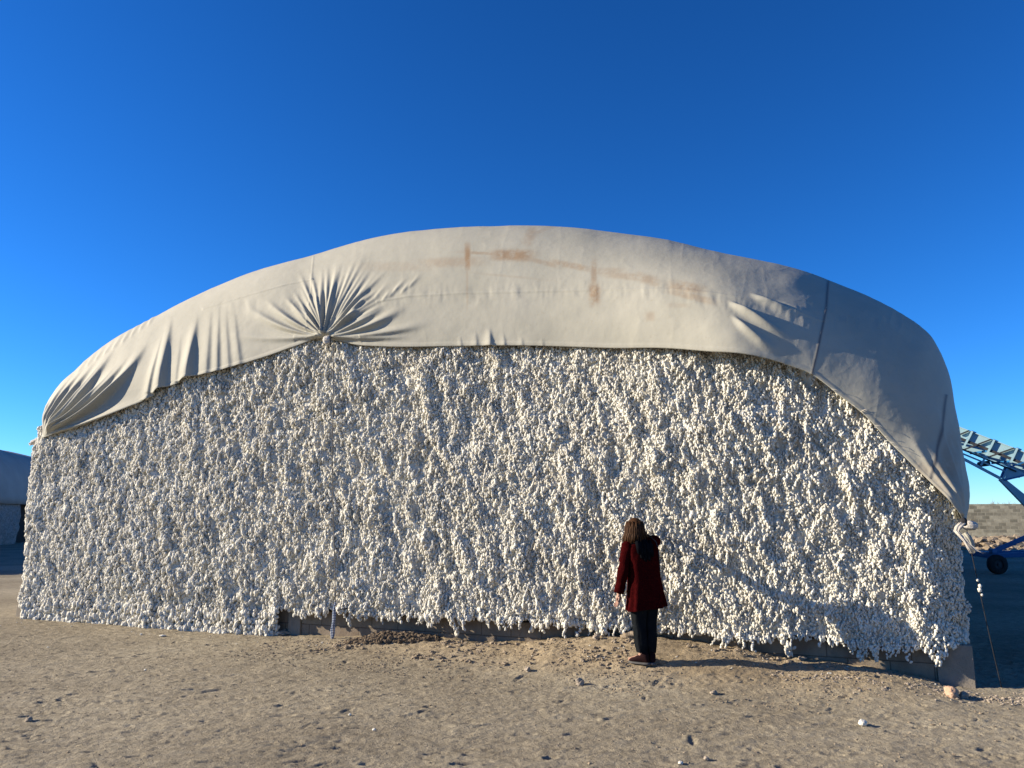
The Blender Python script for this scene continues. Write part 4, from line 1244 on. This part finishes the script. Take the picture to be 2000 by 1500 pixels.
hand((.207, .53, 1.43), (.05, .8, .6), (1, -.1, 0), (0, -.6, .8), wrr, .15)
me = bpy.data.meshes.new('body_cage'); me.from_pydata([tuple(v) for v in VS], ES_, [])
bo = bpy.data.objects.new('body_cage', me); sc.collection.objects.link(bo)
md = bo.modifiers.new('skin', 'SKIN'); md.use_smooth_shade = True
for v, r_ in zip(me.skin_vertices[0].data, RS): v.radius = r_
me.skin_vertices[0].data[0].use_root = True
ss = bo.modifiers.new('sub', 'SUBSURF'); ss.levels = 2; ss.render_levels = 2
dg = bpy.context.evaluated_depsgraph_get()
bme = bpy.data.meshes.new_from_object(bo.evaluated_get(dg))
bpy.data.objects.remove(bo)
# head shape added to the same mesh
bm = bmesh.new(); bm.from_mesh(bme)
hb = bmesh.ops.create_uvsphere(bm, u_segments=40, v_segments=28, radius=1.0)
HC = Vector((-.082, .028, hz - .115))
for v in hb['verts']:
    c = v.co.copy()
    x, y, z = c.x * .073, c.y * .092, c.z * .108
    if z < 0: x *= 1 - .25 * (-c.z); y *= 1 - .10 * (-c.z)
    if c.y > 0:
        y += .020 * math.exp(-((c.x / .16) ** 2 + ((c.z + .12) / .20) ** 2))      # nose
        y -= .008 * math.exp(-(((abs(c.x) - .38) / .17) ** 2 + ((c.z - .05) / .13) ** 2))   # eye hollows
        y += .006 * math.exp(-((c.x / .3) ** 2 + ((c.z + .50) / .07) ** 2))       # lips
        y += .012 * math.exp(-((c.x / .35) ** 2 + ((c.z + .85) / .2) ** 2))       # chin
    x += math.copysign(.012, c.x) * math.exp(-(((c.y + .05) / .16) ** 2 + ((c.z + .05) / .25) ** 2)) * (abs(c.x) > .8)
    v.co = HC + Vector((x, y, z))
bm.to_mesh(bme); bm.free()
for p in bme.polygons: p.use_smooth = True
bme.materials.clear()
body = link('body', bme, M_SKIN, woman)
for sx in (-1, 1):
    e_ = blob('eye', tuple(HC + Vector((sx * .029, .078, .004))), (.012, .009, .008), M_EYE, woman, 2, 0)

def loft(bm, rings, n=36, wob=0.0, seed=0, cap_top=True, fold_n=0, fold_a=0.0):
    """rings: (cx, cy, z, rx, ry[, tilt]) ; tilt lifts the right side"""
    rr = []
    for i, rg_ in enumerate(rings):
        cx, cy, z, rx, ry = rg_[:5]; tilt = rg_[5] if len(rg_) > 5 else 0; fa = rg_[6] if len(rg_) > 6 else 0
        row = []
        for k in range(n):
            a = 2 * math.pi * k / n
            w = 1 + wob * float(vnoise(math.cos(a) * 2.2 + seed, math.sin(a) * 2.2 + z * 9, 500 + seed)) + fa * math.sin(a * 7 + 1.0 + seed) + fa * .6 * math.sin(a * 11 + 2.2)
            x = cx + rx * w * math.copysign(abs(math.cos(a)) ** .62, math.cos(a)); y = cy + ry * w * math.copysign(abs(math.sin(a)) ** .62, math.sin(a))
            row.append(bm.verts.new((x, y, z + tilt * math.cos(a))))
        rr.append(row)
    for i in range(len(rr) - 1):
        for k in range(n): bm.faces.new((rr[i][k], rr[i][(k + 1) % n], rr[i + 1][(k + 1) % n], rr[i + 1][k]))
    if cap_top: bm.faces.new(rr[-1])
    return rr
def tube_cloth(bm, ctrl, n=20, wob=.06, seed=0, steps=26):
    """ctrl: list of (point, radius)"""
    P_ = np.array([c[0] for c in ctrl]); R_ = np.array([c[1] for c in ctrl])
    k = np.linspace(0, len(ctrl) - 1, steps); xk = np.arange(len(ctrl), dtype=float)
    Q_ = np.stack([catmull(xk, P_[:, i], k) for i in range(3)], -1); RR = catmull(xk, R_, k)
    RR = RR * (1 + wob * vnoise(k * 3.1 + seed, k * 0 + seed, 510))
    rings = bm_tube(bm, [tuple(q) for q in Q_], list(RR), n, True)
    for i, rg_ in enumerate(rings):
        for j, v in enumerate(rg_):
            v.co += Vector(v.normal) * 0
            c = Vector(Q_[i]); v.co = c + (v.co - c) * (1 + wob * float(vnoise(j * .9 + seed, i * .8, 520 + seed)))
def dens(rings, m=5):
    a = np.array([list(r) + [0] * (7 - len(r)) for r in rings], float)
    xk = np.arange(len(a), dtype=float); k = np.linspace(0, len(a) - 1, (len(a) - 1) * m + 1)
    return [tuple(catmull(xk, a[:, i], k)) for i in range(7)] if False else list(zip(*[catmull(xk, a[:, i], k) for i in range(7)]))
bm = bmesh.new()
coat_r = [(.012, .0, .605, .208, .150, .030, .050), (.010, .0, .68, .196, .145, .022, .045), (.006, .0, .78, .182, .140, .01, .03), (.0, .0, .90, .168, .132, 0, .015), (-.006, .0, 1.02, .160, .124, 0, .008),
          (-.012, .0, 1.13, .166, .124, 0, .004), (-.018, .0, 1.23, .176, .118, .008, 0), (-.020, .0, 1.30, .170, .105, .022, 0), (-.024, .003, 1.345, .140, .090, .030, 0), (-.035, .005, 1.375, .085, .070, .02, 0), (-.04, .006, 1.395, .058, .055, 0, 0)]
loft(bm, dens(coat_r), 56, .03, 3)
tube_cloth(bm, [((-.130, 0, 1.335), .045), ((-.168, 0, 1.285), .070), ((-.205, -.005, 1.16), .062), ((-.232, -.012, 1.03), .058), ((-.252, .01, .90), .053), ((-.272, .035, .775), .052)], 22, .07, 1)
tube_cloth(bm, [((.070, 0, 1.36), .045), ((.128, .02, 1.34), .070), ((.160, .14, 1.30), .062), ((.180, .28, 1.28), .056), ((.194, .40, 1.34), .050), ((.204, .505, 1.41), .047)], 22, .06, 2)
coat = from_bm('coat', bm, M_COAT, woman, True)
# trousers: two tapered legs and a seat
bm = bmesh.new()
loft(bm, dens([(-.048, 0, .135, .052, .058, 0, .05), (-.052, .0, .20, .058, .066, 0, .04), (-.060, .005, .32, .062, .072, 0, .02), (-.066, .01, .45, .068, .078, 0, .01), (-.068, .0, .60, .078, .092, 0, .01), (-.060, 0, .74, .088, .10, 0, 0), (-.050, 0, .84, .09, .10, 0, 0)]), 28, .05, 5)
loft(bm, dens([(.050, 0, .125, .046, .054, 0, .05), (.052, .0, .20, .052, .062, 0, .04), (.054, .005, .32, .058, .070, 0, .02), (.056, .01, .45, .062, .076, 0, .01), (.060, .0, .60, .072, .090, 0, .01), (.058, 0, .74, .082, .10, 0, 0), (.048, 0, .84, .09, .10, 0, 0)]), 28, .05, 6)
from_bm('trousers', bm, M_TROU, woman, True)
# shoes
def shoe(cx, cy, toe_dx, toe_dy):
    d = Vector((toe_dx, toe_dy, 0)).normalized(); n_ = Vector((-d.y, d.x, 0))
    def build(prof, nseg):
        bm = bmesh.new(); rings = []
        for (u, w, h, z0) in prof:
            row = []
            for k in range(nseg):
                a = math.pi * 2 * k / nseg
                row.append(bm.verts.new(Vector((cx, cy, 0)) + d * u + n_ * w * math.cos(a) + Vector((0, 0, z0 + h * (math.sin(a) * .5 + .5)))))
            rings.append(row)
        for i in range(len(rings) - 1):
            for k in range(nseg): bm.faces.new((rings[i][k], rings[i][(k + 1) % nseg], rings[i + 1][(k + 1) % nseg], rings[i + 1][k]))
        bm.faces.new(rings[0][::-1]); bm.faces.new(rings[-1]); return bm
    up = build([(-.075, .018, .05, .022), (-.070, .030, .10, .022), (-.045, .037, .135, .022), (-.005, .038, .135, .022), (.04, .038, .085, .022), (.09, .042, .055, .022), (.13, .036, .042, .022), (.155, .018, .026, .022)], 20)
    sh = from_bm('shoe', up, M_SHOE, woman, True)
    so = build([(-.088, .020, .028, 0), (-.078, .036, .032, 0), (-.03, .041, .030, 0), (.04, .041, .028, 0), (.09, .047, .028, 0), (.14, .038, .028, 0), (.168, .016, .026, 0)], 20)
    from_bm('sole', so, M_SOLE, sh, True)
shoe(-.046, -.005, -.55, .75)
shoe(.050, -.005, .12, 1)
# scarf: thick loops round the neck and a fall down the back
bm = bmesh.new()
for k, (rr_, zz0, tk) in enumerate([(.088, 1.350, .026), (.098, 1.325, .030), (.075, 1.370, .022)]):
    pts = []
    for i in range(29):
        a = 2 * math.pi * i / 28
        pts.append((-.045 + rr_ * math.cos(a) * 1.05, .0 + rr_ * math.sin(a) * .85, zz0 + .012 * math.sin(a * 2 + k) + .012 * math.cos(a)))
    bm_tube(bm, pts, [tk * (1 + .18 * math.sin(i * 2.3 + k)) for i in range(29)], 10)
for dx, ln_ in ((-.085, .10), (-.055, .15), (-.02, .18), (.02, .17), (.055, .13)):
    pts = [(dx - .02, -.080, 1.345), (dx - .015, -.108, 1.30), (dx - .01, -.122, 1.32 - ln_), (dx, -.118, 1.30 - ln_)]
    bm_tube(bm, pts, [.022, .026, .022, .010], 10)
from_bm('scarf', bm, M_SCARF, woman, True)
# hair: a cap and hanging locks
bm = bmesh.new()
cap = bmesh.ops.create_uvsphere(bm, u_segments=40, v_segments=24, radius=1.0)
for v in cap['verts']:
    c = v.co
    k = 1 + .03 * math.sin(math.atan2(c.y, c.x) * 23) * (1 - abs(c.z))
    v.co = HC + Vector((c.x * .088 * k, c.y * .104 * k - .012, c.z * .112 + .010))
dl = [v for v in bm.verts if v.co.y > HC.y + .052 and v.co.z < HC.z + .045]
bmesh.ops.delete(bm, geom=dl, context='VERTS')
rs = random.Random(12)
for k in range(260):
    a = math.radians(rs.uniform(150, 390))          # round the back, from her left ear to her right
    cx_, cy_ = math.cos(a), math.sin(a)
    if cy_ > .45: continue
    r0 = rs.uniform(.93, 1.05)
    zt0 = HC.z + rs.uniform(-.02, .085)
    sw = rs.uniform(-.012, .012)
    q0 = Vector((HC.x + cx_ * .080 * r0, HC.y - .012 + cy_ * .098 * r0, zt0))
    fl = .014 + (.034 if cx_ > 0 else .008)
    q1 = Vector((HC.x + cx_ * (.094 + sw) * r0, HC.y - .012 + cy_ * .108 * r0, HC.z - .045))
    ln_ = rs.uniform(.115, .165) - .02 * (cx_ > .5)
    q2 = Vector((HC.x + cx_ * (.092 + fl + sw) * r0 + (.012 if cx_ > 0 else -.004), HC.y - .012 + cy_ * .108 * r0 + sw, HC.z - ln_ * .78))
    q3 = q2 + Vector((rs.uniform(-.010, .006), rs.uniform(-.006, .01), -ln_ * .30))
    w_ = rs.uniform(.003, .008)
    pts = [q0, (q0 + q1) / 2 + Vector((cx_ * .008, cy_ * .008, .004)), q1, (q1 + q2) / 2, q2, q3]
    bm_tube(bm, pts, [w_ * .8, w_, w_ * 1.1, w_, w_ * .7, w_ * .2], 5)
from_bm('hair', bm, M_HAIR, woman, True)
# shoulder bag: strap hanging on her right side, bag in front of her hip
bag = empty('shoulder_bag', (WX + .15, WY + .1, WZ + .68)); bag.scale = (1.035, 1, .975)
tag(bag, 'black shoulder bag on a thin strap at the woman\'s right side', 'bag')
bm = bmesh.new()
b0 = Vector((.15, .1, .7))
pts = [Vector((.06, -.03, 1.392)), Vector((.125, -.085, 1.33)), Vector((.150, -.085, 1.24)), Vector((.160, -.06, 1.10)), Vector((.172, -.02, .97)), Vector((.168, .05, .86)), Vector((.14, .13, .78))]
bm_tube(bm, [p - b0 for p in pts], .0055, 6)
from_bm('strap', bm, M_BLACK, bag, True)
bm = bmesh.new(); bm_box(bm, Vector((.08, .19, .72)) - b0, (.20, .06, .15), None, .02)
from_bm('bag_body', bm, M_BLACK, bag, True)
